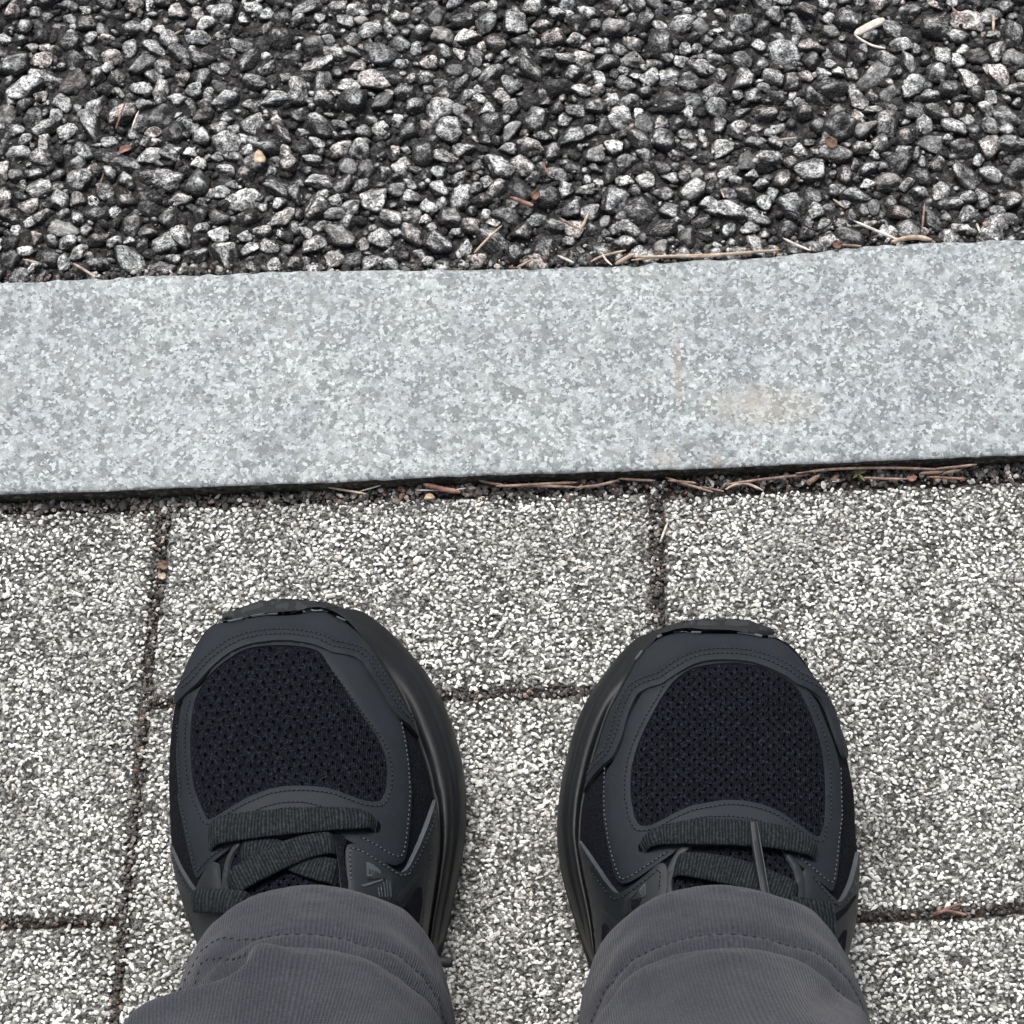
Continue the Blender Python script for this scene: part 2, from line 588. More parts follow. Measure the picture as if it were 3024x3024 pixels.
a.bump(a.math('ADD', a.math('ADD', rib, a.math('MULTIPLY', row, 0.12)), a.math('MULTIPLY', n0.outputs['Fac'], 0.9)), 0.55, 0.0007)
M['jersey'] = a.m
M['jersey_thread'] = leather('jersey_thread', (0.030, 0.031, 0.038), 0.9, 0.1)


def straw(name, c0, c1):
    a = NT(name)
    n1 = a.noise(a.coord(), 300, 3, 0.6)
    a.color(a.ramp(n1.outputs['Fac'], [(0.35, c0), (0.65, c1)])).rough(0.6).spec(0.3)
    return a.m


M['needle'] = straw('brown_needle', (0.13, 0.085, 0.064), (0.36, 0.26, 0.205))
M['needle_tan'] = straw('tan_needle', (0.28, 0.205, 0.145), (0.58, 0.47, 0.365))
M['needle_pale'] = straw('pale_needle', (0.45, 0.40, 0.34), (0.75, 0.70, 0.62))
M['needle_red'] = straw('red_brown_needle', (0.12, 0.062, 0.045), (0.33, 0.19, 0.145))
M['leaf'] = straw('dead_leaf', (0.06, 0.036, 0.026), (0.21, 0.125, 0.088))
M['husk'] = straw('seed_husk', (0.36, 0.24, 0.15), (0.66, 0.53, 0.40))
M['sprout'] = straw('green_sprout', (0.05, 0.06, 0.018), (0.17, 0.18, 0.07))
M['wire'] = straw('black_fibre', (0.008, 0.008, 0.009), (0.02, 0.02, 0.02))

# ------------------------------------------------------------------ rock building blocks
def icosphere(sub):
    t = (1 + 5 ** 0.5) / 2
    V = [(-1, t, 0), (1, t, 0), (-1, -t, 0), (1, -t, 0), (0, -1, t), (0, 1, t), (0, -1, -t), (0, 1, -t), (t, 0, -1), (t, 0, 1), (-t, 0, -1), (-t, 0, 1)]
    F = [(0, 11, 5), (0, 5, 1), (0, 1, 7), (0, 7, 10), (0, 10, 11), (1, 5, 9), (5, 11, 4), (11, 10, 2), (10, 7, 6), (7, 1, 8), (3, 9, 4), (3, 4, 2), (3, 2, 6), (3, 6, 8), (3, 8, 9), (4, 9, 5), (2, 4, 11), (6, 2, 10), (8, 6, 7), (9, 8, 1)]
    V = [np.array(v) / np.linalg.norm(v) for v in V]
    for _ in range(sub):
        cache = {}
        F2 = []

        def mid(a_, b_):
            k = (min(a_, b_), max(a_, b_))
            if k not in cache:
                m = V[a_] + V[b_]
                V.append(m / np.linalg.norm(m))
                cache[k] = len(V) - 1
            return cache[k]
        for a_, b_, c_ in F:
            ab, bc, ca = mid(a_, b_), mid(b_, c_), mid(c_, a_)
            F2 += [(a_, ab, ca), (b_, bc, ab), (c_, ca, bc), (ab, bc, ca)]
        F = F2
    return np.array(V), np.array(F)


ICO = [icosphere(i) for i in range(3)]


def rock(sub, nplanes, g, rough=0.05):
    V, F = ICO[sub]
    N = g.normal(size=(nplanes, 3))
    N /= np.linalg.norm(N, axis=1)[:, None]
    D = g.uniform(0.55, 0.92, nplanes)
    dots = V @ N.T
    r = np.where(dots > 0.05, D / np.maximum(dots, 0.05), 9).min(1)
    r = np.minimum(r, 1.12) + g.normal(size=len(V)) * rough
    return V * r[:, None], F


ROCKS = [[rock(s, 8 + s * 1, rng, (0.10, 0.06, 0.040)[s]) for _ in range(28)] for s in range(3)]


def scatter_mesh(name, items, sub, mat, smooth=False):
    """items: array rows x,y,z,rx,ry,rz(scale),angle,tilt -> one joined mesh"""
    items = np.asarray(items)
    n = len(items)
    base = np.stack([r_[0] for r_ in ROCKS[sub]])
    F = ROCKS[sub][0][1]
    k = rng.integers(0, len(base), n)
    V = base[k] * items[:, None, 3:6]
    # tilt about x, then rotate about z
    ct, st = np.cos(items[:, 7])[:, None], np.sin(items[:, 7])[:, None]
    y = V[:, :, 1] * ct - V[:, :, 2] * st
    zz = V[:, :, 1] * st + V[:, :, 2] * ct
    V = np.stack([V[:, :, 0], y, zz], 2)
    ca, sa = np.cos(items[:, 6])[:, None], np.sin(items[:, 6])[:, None]
    x = V[:, :, 0] * ca - V[:, :, 1] * sa
    y = V[:, :, 0] * sa + V[:, :, 1] * ca
    V = np.stack([x, y, V[:, :, 2]], 2) + items[:, None, 0:3]
    nv = base.shape[1]
    FF = (F[None] + (np.arange(n) * nv)[:, None, None]).reshape(-1, 3)
    return mesh_np(name, V.reshape(-1, 3), FF, mat, smooth)


# ------------------------------------------------------------------ kerb lines (measured)
KERB_Z = 0.0085
back_px = [(0, 833), (223, 823), (352, 815), (518, 808), (673, 806), (776, 799), (932, 796), (1100, 795), (1300, 793), (1533, 791), (1714, 783), (1869, 781), (1921, 773), (2076, 765), (2300, 752), (2394, 742), (2544, 727), (2731, 714), (3024, 703)]
front_px = [(0, 1458), (259, 1450), (518, 1439), (776, 1429), (1000, 1423), (1231, 1409), (1700, 1394), (2062, 1383), (2424, 1366), (2795, 1350), (3024, 1342)]
kb = np.array([gp(x, y, KERB_Z)[:2] for x, y in back_px])
kf = np.array([gp(x, y, KERB_Z)[:2] for x, y in front_px])


def line_fn(P):
    A = np.polyfit(P[:, 0], P[:, 1], 1)

    def f(x):
        x = np.asarray(x, float)
        y = np.interp(x, P[:, 0], P[:, 1])
        lo = P[0, 1] + (x - P[0, 0]) * A[0]
        hi = P[-1, 1] + (x - P[-1, 0]) * A[0]
        return np.where(x < P[0, 0], lo, np.where(x > P[-1, 0], hi, y))
    return f


kback, kfront = line_fn(kb), line_fn(kf)

xs = np.concatenate([np.linspace(-2.5, -0.42, 40)[:-1], np.arange(-0.42, 0.42, 0.0012), np.linspace(0.42, 2.5, 40)])
nx = len(xs)
prof = []          # rows from back bottom to front bottom
yb = kback(xs) + 0.0010 * vnoise(xs * 260, xs * 0 + 3, 1) + 0.0006 * vnoise(xs * 70, xs * 0 + 9, 2)
yf = kfront(xs) + 0.0004 * vnoise(xs * 300, xs * 0 + 5, 3) + 0.0003 * vnoise(xs * 60, xs * 0 + 1, 4)
rows = []
rows.append((yb + 0.0005, np.full(nx, -0.06)))
rows.append((yb + 0.0003, np.full(nx, KERB_Z - 0.0022)))
chip_b = np.maximum(0, vnoise(xs * 150, xs * 0 + 21, 5)) * 0.0022
rows.append((yb - 0.0002, KERB_Z - 0.0009 - chip_b))
rows.append((yb - 0.0013 - chip_b, np.full(nx, KERB_Z - 0.0001)))
for t in np.linspace(0.03, 0.97, 16):
    yy = yb * (1 - t) + yf * t
    rows.append((yy, KERB_Z + 0.00018 * vnoise(xs * 120, yy * 120, 6)))
chip_f = np.maximum(0, vnoise(xs * 170, xs * 0 + 31, 7)) * 0.0016
rows.append((yf + 0.0008 + chip_f, np.full(nx, KERB_Z - 0.0001)))
rows.append((yf + 0.0000, KERB_Z - 0.0007 - chip_f))
rows.append((yf - 0.0006 * vnoise(xs * 400, xs * 0 + 2, 0), np.full(nx, KERB_Z - 0.0024)))
rows.append((yf - 0.0008 * vnoise(xs * 400, xs * 0 + 40, 1), np.full(nx, KERB_Z - 0.005)))
rows.append((yf + 0.0004, np.full(nx, KERB_Z - 0.012)))
rows.append((yf + 0.0004, np.full(nx, -0.06)))
V = np.concatenate([np.stack([xs, y_, z_], 1) for y_, z_ in rows])
nr = len(rows)
F = []
mi = []
ii = np.arange(nx - 1)
for r_ in range(nr - 1):
    a0 = r_ * nx
    F.append(np.stack([a0 + ii, a0 + nx + ii, a0 + nx + ii + 1, a0 + ii + 1], 1))
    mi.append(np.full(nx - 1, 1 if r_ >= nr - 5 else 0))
kerb = link('kerb', mesh_np('kerb', V, np.concatenate(F), [M['kerb'], M['grime']], True, np.concatenate(mi)), kind='structure')
kerb['label'] = 'smooth pale grey granite kerb between the rough asphalt and the pavers'

# ------------------------------------------------------------------ asphalt road
RZ = 0.0029
def sheet(name, x0, x1, y0fn, y1, nx_, ny_, zfn, mat):
    X = np.linspace(x0, x1, nx_)
    T = np.linspace(0, 1, ny_)
    y0 = y0fn(X)
    V = np.stack([np.repeat(X[None], ny_, 0), y0[None] * (1 - T[:, None]) + y1 * T[:, None], np.zeros((ny_, nx_))], 2).reshape(-1, 3)
    V[:, 2] = zfn(V[:, 0], V[:, 1])
    i, j = np.meshgrid(np.arange(nx_ - 1), np.arange(ny_ - 1))
    a_ = (j * nx_ + i).ravel()
    F = np.stack([a_, a_ + 1, a_ + nx_ + 1, a_ + nx_], 1)
    return mesh_np(name, V, F, mat, True)


road = link('asphalt_road', sheet('asphalt_road', -0.45, 0.45, lambda x: kback(x) + 0.0002, 0.40, 640, 210,
            lambda x, y: RZ + 0.0026 * vnoise(x * 150, y * 150, 0) + 0.0020 * vnoise(x * 380, y * 380, 1), M['bitumen']), kind='structure')
road['label'] = 'coarse open-textured asphalt beyond the kerb'
gnd = bpy.data.meshes.new('ground')
gnd.from_pydata([(-150, -150, -0.06), (150, -150, -0.06), (150, 150, -0.06), (-150, 150, -0.06)], [], [(0, 1, 2, 3)])
gnd.materials.append(M['dirt'])
link('ground', gnd, kind='structure')
# surrounding carriageway beyond the modelled stones
fr = []
for (x0, x1, y0a, y1) in ((-60, 60, None, None),):
    pass
V = [(-60, 0.40, -0.001), (60, 0.40, -0.001), (60, 90, -0.001), (-60, 90, -0.001)]
me = bpy.data.meshes.new('road_surface')
sl_ = np.polyfit(kb[:, 0], kb[:, 1], 1)
V += [(-2.5, float(kback(-2.5)), -0.001), (-0.45, float(kback(-0.45)), -0.001), (-0.45, 0.40, -0.001), (-2.5, 0.40, -0.001)]
V += [(0.45, float(kback(0.45)), -0.001), (2.5, float(kback(2.5)), -0.001), (2.5, 0.40, -0.001), (0.45, 0.40, -0.001)]
me.from_pydata(V, [], [(0, 1, 2, 3), (4, 5, 6, 7), (8, 9, 10, 11)])
me.materials.append(M['far_asphalt'])
rs = link('road_surface', me, kind='structure')

# stones: dart throwing, large to small
pts = np.zeros((0, 3))
stones = []
CELL = 0.012
grid = {}


def try_place(x, y, r, k=0.86):
    cx_, cy_ = int(math.floor(x / CELL)), int(math.floor(y / CELL))
    for i_ in range(cx_ - 2, cx_ + 3):
        for j_ in range(cy_ - 2, cy_ + 3):
            for (px_, py_, pr_) in grid.get((i_, j_), ()):
                if (px_ - x) ** 2 + (py_ - y) ** 2 < ((pr_ + r) * k) ** 2:
                    return False
    grid.setdefault((cx_, cy_), []).append((x, y, r))
    return True


X0, X1, Y1 = -0.40, 0.40, 0.385
for (cnt, r0, r1, k) in ((800, 0.0056, 0.0074, 0.90), (6000, 0.0042, 0.0056, 0.80), (20000, 0.0030, 0.0042, 0.76), (40000, 0.0019, 0.0029, 0.72)):
    for _ in range(cnt):
        x = rnd.uniform(X0, X1)
        r = rnd.uniform(r0, r1)
        y = rnd.uniform(float(np.interp(x, kb[:, 0], kb[:, 1])) + r * 0.75, Y1)
        if try_place(x, y, r, k):
            stones.append((x, y, r))
print('stones', len(stones))
stone_meshes = [mesh_np('stone', V_, F_, M['stone'], True) for V_, F_ in ROCKS[2]]


def project(x, y, z):
    v_ = Vector((x, y, z)) - CAM
    d_ = v_.dot(FWD)
    return 1512 + FPX * v_.x / d_, 1512 - FPX * v_.dot(UPV) / d_


info = []
for (x, y, r) in stones:
    px_, py_ = project(x, y, 0.005)
    vis = -20 < px_ < 3044 and -20 < py_ < 830
    info.append((vis, r, x, y))
order = sorted(range(len(info)), key=lambda i_: (not info[i_][0], -info[i_][1]))
small = []
for q, i_ in enumerate(order):
    vis, r, x, y = info[i_]
    el = rnd.uniform(0.88, 1.30)
    sx, sy, sz = r * el * 1.10, r / el * rnd.uniform(0.95, 1.15), r * rnd.uniform(0.60, 0.90)
    sz = min(sz, 0.0062)
    z = RZ + rnd.uniform(-0.0004, 0.0014)
    z = min(z, KERB_Z + 0.0022 - sz * 0.9)
    ang, tilt = rnd.gauss(0.05, 0.6), rnd.uniform(-0.5, 0.5)
    if q < 300:
        o = link('stone', stone_meshes[rnd.randrange(len(stone_meshes))], road)
        o.location = (x, y, z)
        o.rotation_euler = (tilt, rnd.uniform(-0.4, 0.4), ang)
        o.scale = (sx, sy, sz)
    else:
        small.append((x, y, z, sx, sy, sz, ang, tilt))
big2 = [s for s in small if s[3] * s[4] > 0.0030 ** 2]
sm2 = [s for s in small if s[3] * s[4] <= 0.0030 ** 2]
me = scatter_mesh('loose_stones', big2, 2, M['stone_small'], True)
link('small_stones', me, road, 'stuff')
grit = []
for _ in range(6000):
    x = rnd.uniform(X0, X1)
    y = rnd.uniform(float(np.interp(x, kb[:, 0], kb[:, 1])) + 0.0005, Y1)
    r = rnd.choice((0.0006, 0.0008, 0.0011, 0.0014))
    sm2.append((x, y, RZ + rnd.uniform(0.0002, 0.0022), r * rnd.uniform(.8, 1.4), r, r * 0.8, rnd.uniform(0, 6.3), rnd.uniform(-.8, .8)))
link('stone_chips', scatter_mesh('stone_chips', sm2, 1, M['stone_chip'], True), road, 'stuff')
# dirt and grit washed against the kerb's back edge
gl = []
for _ in range(1500):
    x = rnd.uniform(X0, X1)
    dens = 0.006 if x > 0.0 else 0.003
    y = float(kback(x)) + abs(rnd.gauss(0, dens)) + 0.0006
    r = rnd.choice((0.0005, 0.0007, 0.0009, 0.0013))
    gl.append((x, y, RZ + rnd.uniform(0.001, 0.0035), r * rnd.uniform(.8, 1.7), r, r * 0.7, rnd.uniform(0, 6.3), rnd.uniform(-.8, .8)))
link('kerb_grit', scatter_mesh('kerb_grit', gl, 0, M['grit']), road, 'stuff')

# ------------------------------------------------------------------ pavement of exposed-aggregate pavers
pav = link('pavement', sheet('pavement_bed', -0.62, 0.62, lambda x: np.full_like(x, -0.60), 0.02, 420, 200,
           lambda x, y: -0.0030 + 0.0014 * vnoise(x * 210, y * 210, 2), M['dirt']), kind='structure')
# trim the bed to end under the kerb: its far edge lies below the kerb's base line
pav['label'] = 'pavement of speckled exposed-aggregate concrete pavers'


def W(px, py):
    v_ = gp(px, py, 0.0)
    return np.array([v_.x, v_.y])


A_t, A_b = (485, 1500), (337, 3011)
def Ax(py, off=0):
    return 485 + (py - 1505) * (337 - 485) / (3011 - 1505) + off
def Bx(py, off=0):
    return 1937 + (py - 1470) * 0.028 + off


BOT = 4300
quads = {}
gA, gB = 9, 13     # half joint widths
quads['l1'] = [W(-950, 1538), W(Ax(1500, -gA - 7), 1500), W(Ax(2708, -gA + 3), 2708), W(-1000, 2754)]
quads['l2'] = [W(-1000, 2772), W(Ax(2727, -gA + 2), 2727), W(Ax(BOT, -gA), BOT), W(-1120, BOT)]
quads['m1'] = [W(Ax(1489, gA + 9), 1489), W(Bx(1446, -gB - 4), 1446), W(Bx(2026, -gB), 2026), W(Ax(2066, gA - 2), 2066)]
quads['m2'] = [W(Ax(2084, gA - 3), 2084), W(Bx(2045, -gB), 2045), W(Bx(3470, -gB), 3470), W(Ax(3510, gA - 4), 3510)]
quads['m3'] = [W(Ax(3535, gA - 4), 3535), W(Bx(3495, -gB), 3495), W(Bx(BOT, -gB), BOT), W(Ax(BOT, gA), BOT)]
quads['r1'] = [W(Bx(1462, gB + 6), 1462), W(3440, 1398), W(3480, 2655), W(Bx(2719, gB), 2719)]
quads['r2'] = [W(Bx(2740, gB), 2740), W(3480, 2677), W(3530, BOT), W(Bx(BOT, gB), BOT)]
quads['rr1'] = [W(3470, 1396), W(4900, 1340), W(4990, 1990), W(3492, 2030)]
quads['rr2'] = [W(3494, 2056), W(4992, 2016), W(5060, BOT), W(3560, BOT)]
quads['ll1'] = [W(-2300, 1560), W(-985, 1540), W(-1020, 2130), W(-2380, 2160)]
quads['ll2'] = [W(-2385, 2186), W(-1022, 2156), W(-1150, BOT), W(-2500, BOT)]

pebs_total = 0
PX0, PX1, PY0 = -0.255, 0.255, -0.25
for key, Q in quads.items():
    Q = np.array(Q)
    detailed = key not in ('rr1', 'rr2', 'll1', 'll2', 'm3')
    nu = int(max(np.linalg.norm(Q[1] - Q[0]) / (0.0016 if detailed else 0.006), 8))
    nv = int(max(np.linalg.norm(Q[3] - Q[0]) / (0.0016 if detailed else 0.006), 8))
    U, Vv = np.meshgrid(np.linspace(0, 1, nu), np.linspace(0, 1, nv))
    P = (Q[0][None, None] * ((1 - U) * (1 - Vv))[..., None] + Q[1] * (U * (1 - Vv))[..., None] + Q[2] * (U * Vv)[..., None] + Q[3] * ((1 - U) * Vv)[..., None])
    wdt, hgt = np.linalg.norm(Q[1] - Q[0]), np.linalg.norm(Q[3] - Q[0])
    ed = np.minimum(np.minimum(U, 1 - U) * wdt, np.minimum(Vv, 1 - Vv) * hgt)
    # rugged outline
    P[..., 0] += 0.0009 * vnoise(P[..., 0] * 170, P[..., 1] * 170, 0) + 0.0016 * vnoise(P[..., 0] * 45, P[..., 1] * 45, 3)
    P[..., 1] += 0.0009 * vnoise(P[..., 0] * 170, P[..., 1] * 170, 4) + 0.0016 * vnoise(P[..., 0] * 45, P[..., 1] * 45, 5)
    z = -0.0010 + 0.0009 * vnoise(P[..., 0] * 300, P[..., 1] * 300, 1) - 0.0022 * np.exp(-ed / 0.0011)
    top = np.concatenate([P, z[..., None]], 2).reshape(-1, 3)
    i, j = np.meshgrid(np.arange(nu - 1), np.arange(nv - 1))
    a_ = (j * nu + i).ravel()
    F = [np.stack([a_, a_ + nu, a_ + nu + 1, a_ + 1], 1)]
    ring = np.concatenate([np.arange(nu), np.arange(1, nv) * nu + nu - 1, (nv - 1) * nu + np.arange(nu - 2, -1, -1), np.arange(nv - 2, 0, -1) * nu])
    low = top[ring].copy()
    low[:, 2] = -0.04
    nr_ = len(ring)
    b0 = len(top)
    rr = np.arange(nr_)
    F.append(np.stack([ring, ring[(rr + 1) % nr_], b0 + (rr + 1) % nr_, b0 + rr], 1))
    Fa = np.concatenate(F)
    Va = np.concatenate([top, low])
    fc = Va[Fa[:, 0]]
    far = (fc[:, 0] < PX0) | (fc[:, 0] > PX1) | (fc[:, 1] < PY0) if detailed else np.ones(len(Fa), bool)
    pm = link('paver', mesh_np('paver', Va, Fa, [M['matrix'], M['far_paver']], True, far.astype(int)), pav)
    if not detailed:
        continue
    # pebbles pressed into the face
    sp_ = 0.00200
    lo, hi = Q.min(0), Q.max(0)
    lo = np.maximum(lo, (PX0, PY0))
    hi = np.minimum(hi, (PX1, 0.05))
    gx, gy = np.meshgrid(np.arange(lo[0], hi[0], sp_), np.arange(lo[1], hi[1], sp_ * 0.88))
    gx[1::2] += sp_ / 2
    pp = np.stack([gx.ravel(), gy.ravel()], 1)
    pp += rng.uniform(-0.42, 0.42, pp.shape) * sp_
    ins = inside(Q, pp)
    # distance to the edges
    dmin = np.full(len(pp), 9.0)
    for e in range(4):
        p0, p1 = Q[e], Q[(e + 1) % 4]
        n_ = np.array([-(p1 - p0)[1], (p1 - p0)[0]]) / np.linalg.norm(p1 - p0)
        dmin = np.minimum(dmin, np.abs((pp - p0) @ n_))
    wob = 0.0007 + 0.0016 * (vnoise(pp[:, 0] * 110, pp[:, 1] * 110, 6) + 0.3)
    keep = ins & (dmin > wob) & (rng.random(len(pp)) > 0.06 + 0.55 * np.maximum(0, vnoise(pp[:, 0] * 55, pp[:, 1] * 55, 7)) + 0.30 * np.exp(-dmin / 0.004) * (vnoise(pp[:, 0] * 60, pp[:, 1] * 60, 2) > 0.0))
    pp = pp[keep]
    n_ = len(pp)
    big = rng.random(n_)
    r = 0.00068 + 0.00056 * rng.random(n_) ** 1.5 + np.where(big > 0.96, 0.0005, 0)
    el = rng.uniform(0.95, 1.5, n_)
    sz = r * rng.uniform(0.55, 0.85, n_)
    it = np.stack([pp[:, 0], pp[:, 1], -0.0008 + rng.uniform(-0.0003, 0.0005, n_), r * el, r / el, sz, rng.normal(0, 0.8, n_), rng.uniform(-0.5, 0.5, n_)], 1)
    ag = link('aggregate', scatter_mesh('aggregate', it, 0, M['pebble']), pm, 'stuff')
    pebs_total += n_
print('pebbles', pebs_total)
# plain paved ground further out
me = bpy.data.meshes.new('paving')
me.from_pydata([(-40, -40, -0.002), (40, -40, -0.002), (40, -0.60, -0.002), (-40, -0.60, -0.002), (-40, -0.60, -0.002), (-0.62, -0.60, -0.002), (-0.62, 0.0, -0.002), (-40, 0.0, -0.002), (0.62, -0.60, -0.002), (40, -0.60, -0.002), (40, 0.02, -0.002), (0.62, 0.02, -0.002)], [], [(0, 1, 2, 3), (4, 5, 6, 7), (8, 9, 10, 11)])
me.materials.append(M['far_paver'])
link('paving', me, kind='structure')

# grit in the joints and along the kerb's front
gl = []


def joint_grit(p0, p1, n_, hw, zlo=-0.0022, zhi=-0.0002):
    for _ in range(n_):
        t = rnd.random()
        x = p0[0] * (1 - t) + p1[0] * t
        y = p0[1] * (1 - t) + p1[1] * t
        dx, dy = p1[0] - p0[0], p1[1] - p0[1]
        L = math.hypot(dx, dy)
        o_ = rnd.gauss(0, hw * 0.6)
        r = rnd.choice((0.0005, 0.0006, 0.0008, 0.0011))
        gl.append((x - dy / L * o_, y + dx / L * o_, rnd.uniform(zlo, zhi), r * rnd.uniform(.8, 1.6), r * rnd.uniform(.7, 1.1), r * 0.75, rnd.uniform(0, 6.3), rnd.uniform(-.9, .9)))


joint_grit(W(Ax(1490), 1490), W(Ax(2080), 2080), 420, 0.0022)
joint_grit(W(Ax(2080), 2080), W(Ax(3200), 3200), 620, 0.0019)
joint_grit(W(Bx(1450), 1450), W(Bx(2040), 2040), 480, 0.0024)
joint_grit(W(Bx(2040), 2040), W(Bx(3200), 3200), 500, 0.0022)
joint_grit(W(Ax(2074), 2074), W(Bx(2036), 2036), 700, 0.0022)
joint_grit(W(-600, 2738), W(Ax(2716), 2716), 300, 0.0020)
joint_grit(W(Bx(2728), 2728), W(3480, 2665), 380, 0.0024)
for _ in range(3600):
    x = rnd.uniform(-0.34, 0.34)
    y = float(kfront(x)) - abs(rnd.gauss(0, 0.0038)) - 0.0003
    r = rnd.choice((0.0005, 0.0007, 0.0009, 0.0011, 0.0015))
    gl.append((x, y, rnd.uniform(-0.0022, 0.0004), r * rnd.uniform(.8, 1.7), r, r * 0.75, rnd.uniform(0, 6.3), rnd.uniform(-.9, .9)))
link('joint_debris', scatter_mesh('joint_debris', gl, 0, M['grit']), pav, 'stuff')

# ------------------------------------------------------------------ person
ROOT = Vector((0.0, -0.20, 0.0))
person = bpy.data.objects.new('person', None)
COL.objects.link(person)
person.location = ROOT
tag(person, 'seated person in grey jersey trousers and black running shoes, feet on the pavers', 'person')


def pmesh(name, V, F, mats, parent, smooth=True, matidx=None, uv=None, kind=None):
    V = np.asarray(V, float) - np.array(ROOT)
    return link(name, mesh_np(name, V, F, mats, smooth, matidx, uv), parent, kind)


HD = np.array([0, .002, .005, .010, .020, .030, .050, .070, .085, .100, .120, .140, .170, .200, .230, .262, .278, .288, .294, .297])
HH = np.array([.034, .0352, .0375, .0412, .0480, .0532, .0602, .0655, .0690, .0738, .0800, .0862, .0890, .085, .080, .076, .070, .060, .045, .034])


class Shoe:
    pass


def grid_faces(nr_, nc_, closed=False):
    i, j = np.meshgrid(np.arange(nc_ if closed else nc_ - 1), np.arange(nr_ - 1))
    i, j = i.ravel(), j.ravel()
    i2 = (i + 1) % nc_
    return np.stack([j * nc_ + i, j * nc_ + i2, (j + 1) * nc_ + i2, (j + 1) * nc_ + i], 1)


def build_shoe(side, U_left, U_toe, U_right, S_toe, S_med, med_right, heel_x):
    """px outlines. U_left: lateral/left edge heel->toe, U_toe: toe seam, U_right: toe->heel"""
    s = Shoe()
    zs = 0.031

    def un(pts, z):
        return np.array([gp(x, y, z)[:2] for x, y in pts])
    UL = un(U_left, zs)
    UT = un(U_toe, 0.034)
    UR = un(U_right, zs)
    ytoe = UT[:, 1].max()
    # extend to the heel
    yh = ytoe - 0.290
    xl, xr = UL[0], UR[-1]
    UL = np.concatenate([[(heel_x - 0.024, yh + 0.010), (heel_x - 0.033, yh + 0.045), (heel_x - 0.034, yh + 0.08)], UL])
    UR = np.concatenate([UR, [(heel_x + 0.034, yh + 0.08), (heel_x + 0.033, yh + 0.045), (heel_x + 0.024, yh + 0.010)]])
    full = np.concatenate([UL, UT, UR])
    kt = int(np.argmax(full[:, 1]))
    L = full[:kt + 1]
    Rr = full[kt:]
    Ly = np.maximum.accumulate(L[:, 1]) + np.arange(len(L)) * 1e-7
    Ry = np.minimum.accumulate(Rr[:, 1]) - np.arange(len(Rr)) * 1e-7
    d = np.concatenate([[0.0002, 0.0008, 0.0016, 0.0026, 0.004, 0.006, 0.008], np.arange(0.0105, 0.283, 0.003), [0.285, 0.2875, 0.2895]])
    nc = 57
    th = np.linspace(-math.pi / 2, math.pi / 2, nc)
    sv = np.sin(th)
    rowsV = []
    for q, dd in enumerate(d):
        y = ytoe - dd
        x0 = np.interp(y, Ly, L[:, 0])
        x1 = np.interp(-y, -Ry, Rr[:, 0])
        if y < min(L[0, 1], Rr[-1, 1]):
            k_ = (y - yh) / (min(L[0, 1], Rr[-1, 1]) - yh)
            wdt = 0.024 * math.sqrt(max(k_, 0.02))
            x0, x1 = heel_x - wdt, heel_x + wdt
        H = np.interp(dd, HD, HH)
        zb = 0.031 + 0.003 * math.exp(-(dd / 0.02) ** 2)
        p = 2.5
        prof_ = (1 - np.abs(sv) ** p) ** (1 / 1.9)
        # edge fill-in: add body so the sides stand upright
        zrow = zb + (max(H, zb + 0.0005) - zb) * prof_
        xrow = (x0 + x1) / 2 + (x1 - x0) / 2 * sv
        rowsV.append(np.stack([xrow, np.full(nc, y), zrow], 1))
    V = np.concatenate(rowsV)
    F = grid_faces(len(d), nc)
    # side skirt down
    s.bvh = BVHTree.FromPolygons([Vector(v) for v in V], [tuple(int(i) for i in f) for f in F])
    s.upper = pmesh('shoe', V, F[:, ::-1], M['textile'], person)
    s.obj = s.upper
    # ---- midsole between U (upper seam) and S (silhouette)
    St = un(S_toe, 0.0195)
    Sm = un(S_med, 0.0135)
    if med_right:
        Uside_med = full[kt:]
        Uside_lat = full[:kt + 1][::-1]
        toe_i = int(np.argmax(St[:, 1]))
        med = np.concatenate([St[toe_i:], Sm])
        lat_t = St[:toe_i + 1][::-1]
    else:
        Uside_med = full[:kt + 1][::-1]
        Uside_lat = full[kt:]
        toe_i = int(np.argmax(St[:, 1]))
        lat_t = St[toe_i:]
        med = np.concatenate([St[:toe_i + 1][::-1], Sm])
    sg = 1 if med_right else -1
    med = np.concatenate([med, [(heel_x + sg * 0.039, yh + 0.08), (heel_x + sg * 0.038, yh + 0.045), (heel_x + sg * 0.027, yh + 0.006), (heel_x, yh - 0.006)]])
    # lateral: tucked just inside the upper
    lat_u = Uside_lat.copy()
    mask = lat_u[:, 1] < lat_t[-1, 1] - 0.002
    lat_in = lat_u[mask].copy()
    lat_in[:, 0] += sg * 0.0012
    lat = np.concatenate([lat_t, lat_in, [(heel_x, yh - 0.006)]])
    Um = np.concatenate([Uside_med, [(heel_x, yh)]])
    Ul = np.concatenate([Uside_lat, [(heel_x, yh)]])
    N = 110

    def res(P):
        P = np.asarray(P)
        return resample(catmull(P, 0.002), N)
    # match by arclength separately on both sides
    Sm_, Sl_ = res(med), res(lat)
    Um_, Ul_ = res(Um), res(Ul)
    Sall = np.concatenate([Sl_[::-1], Sm_[1:-1]])
    Uall = np.concatenate([Ul_[::-1], Um_[1:-1]])
    n_ = len(Sall)
    ytop = Sall[:, 1].max()
    dist = ytop - Sall[:, 1]
    toe = np.exp(-(dist / 0.022) ** 2)
    cen = np.stack([np.full(n_, 0.0), Sall[:, 1]], 1)
    cen[:, 0] = (Uall[:, 0].min() + Uall[:, 0].max()) / 2
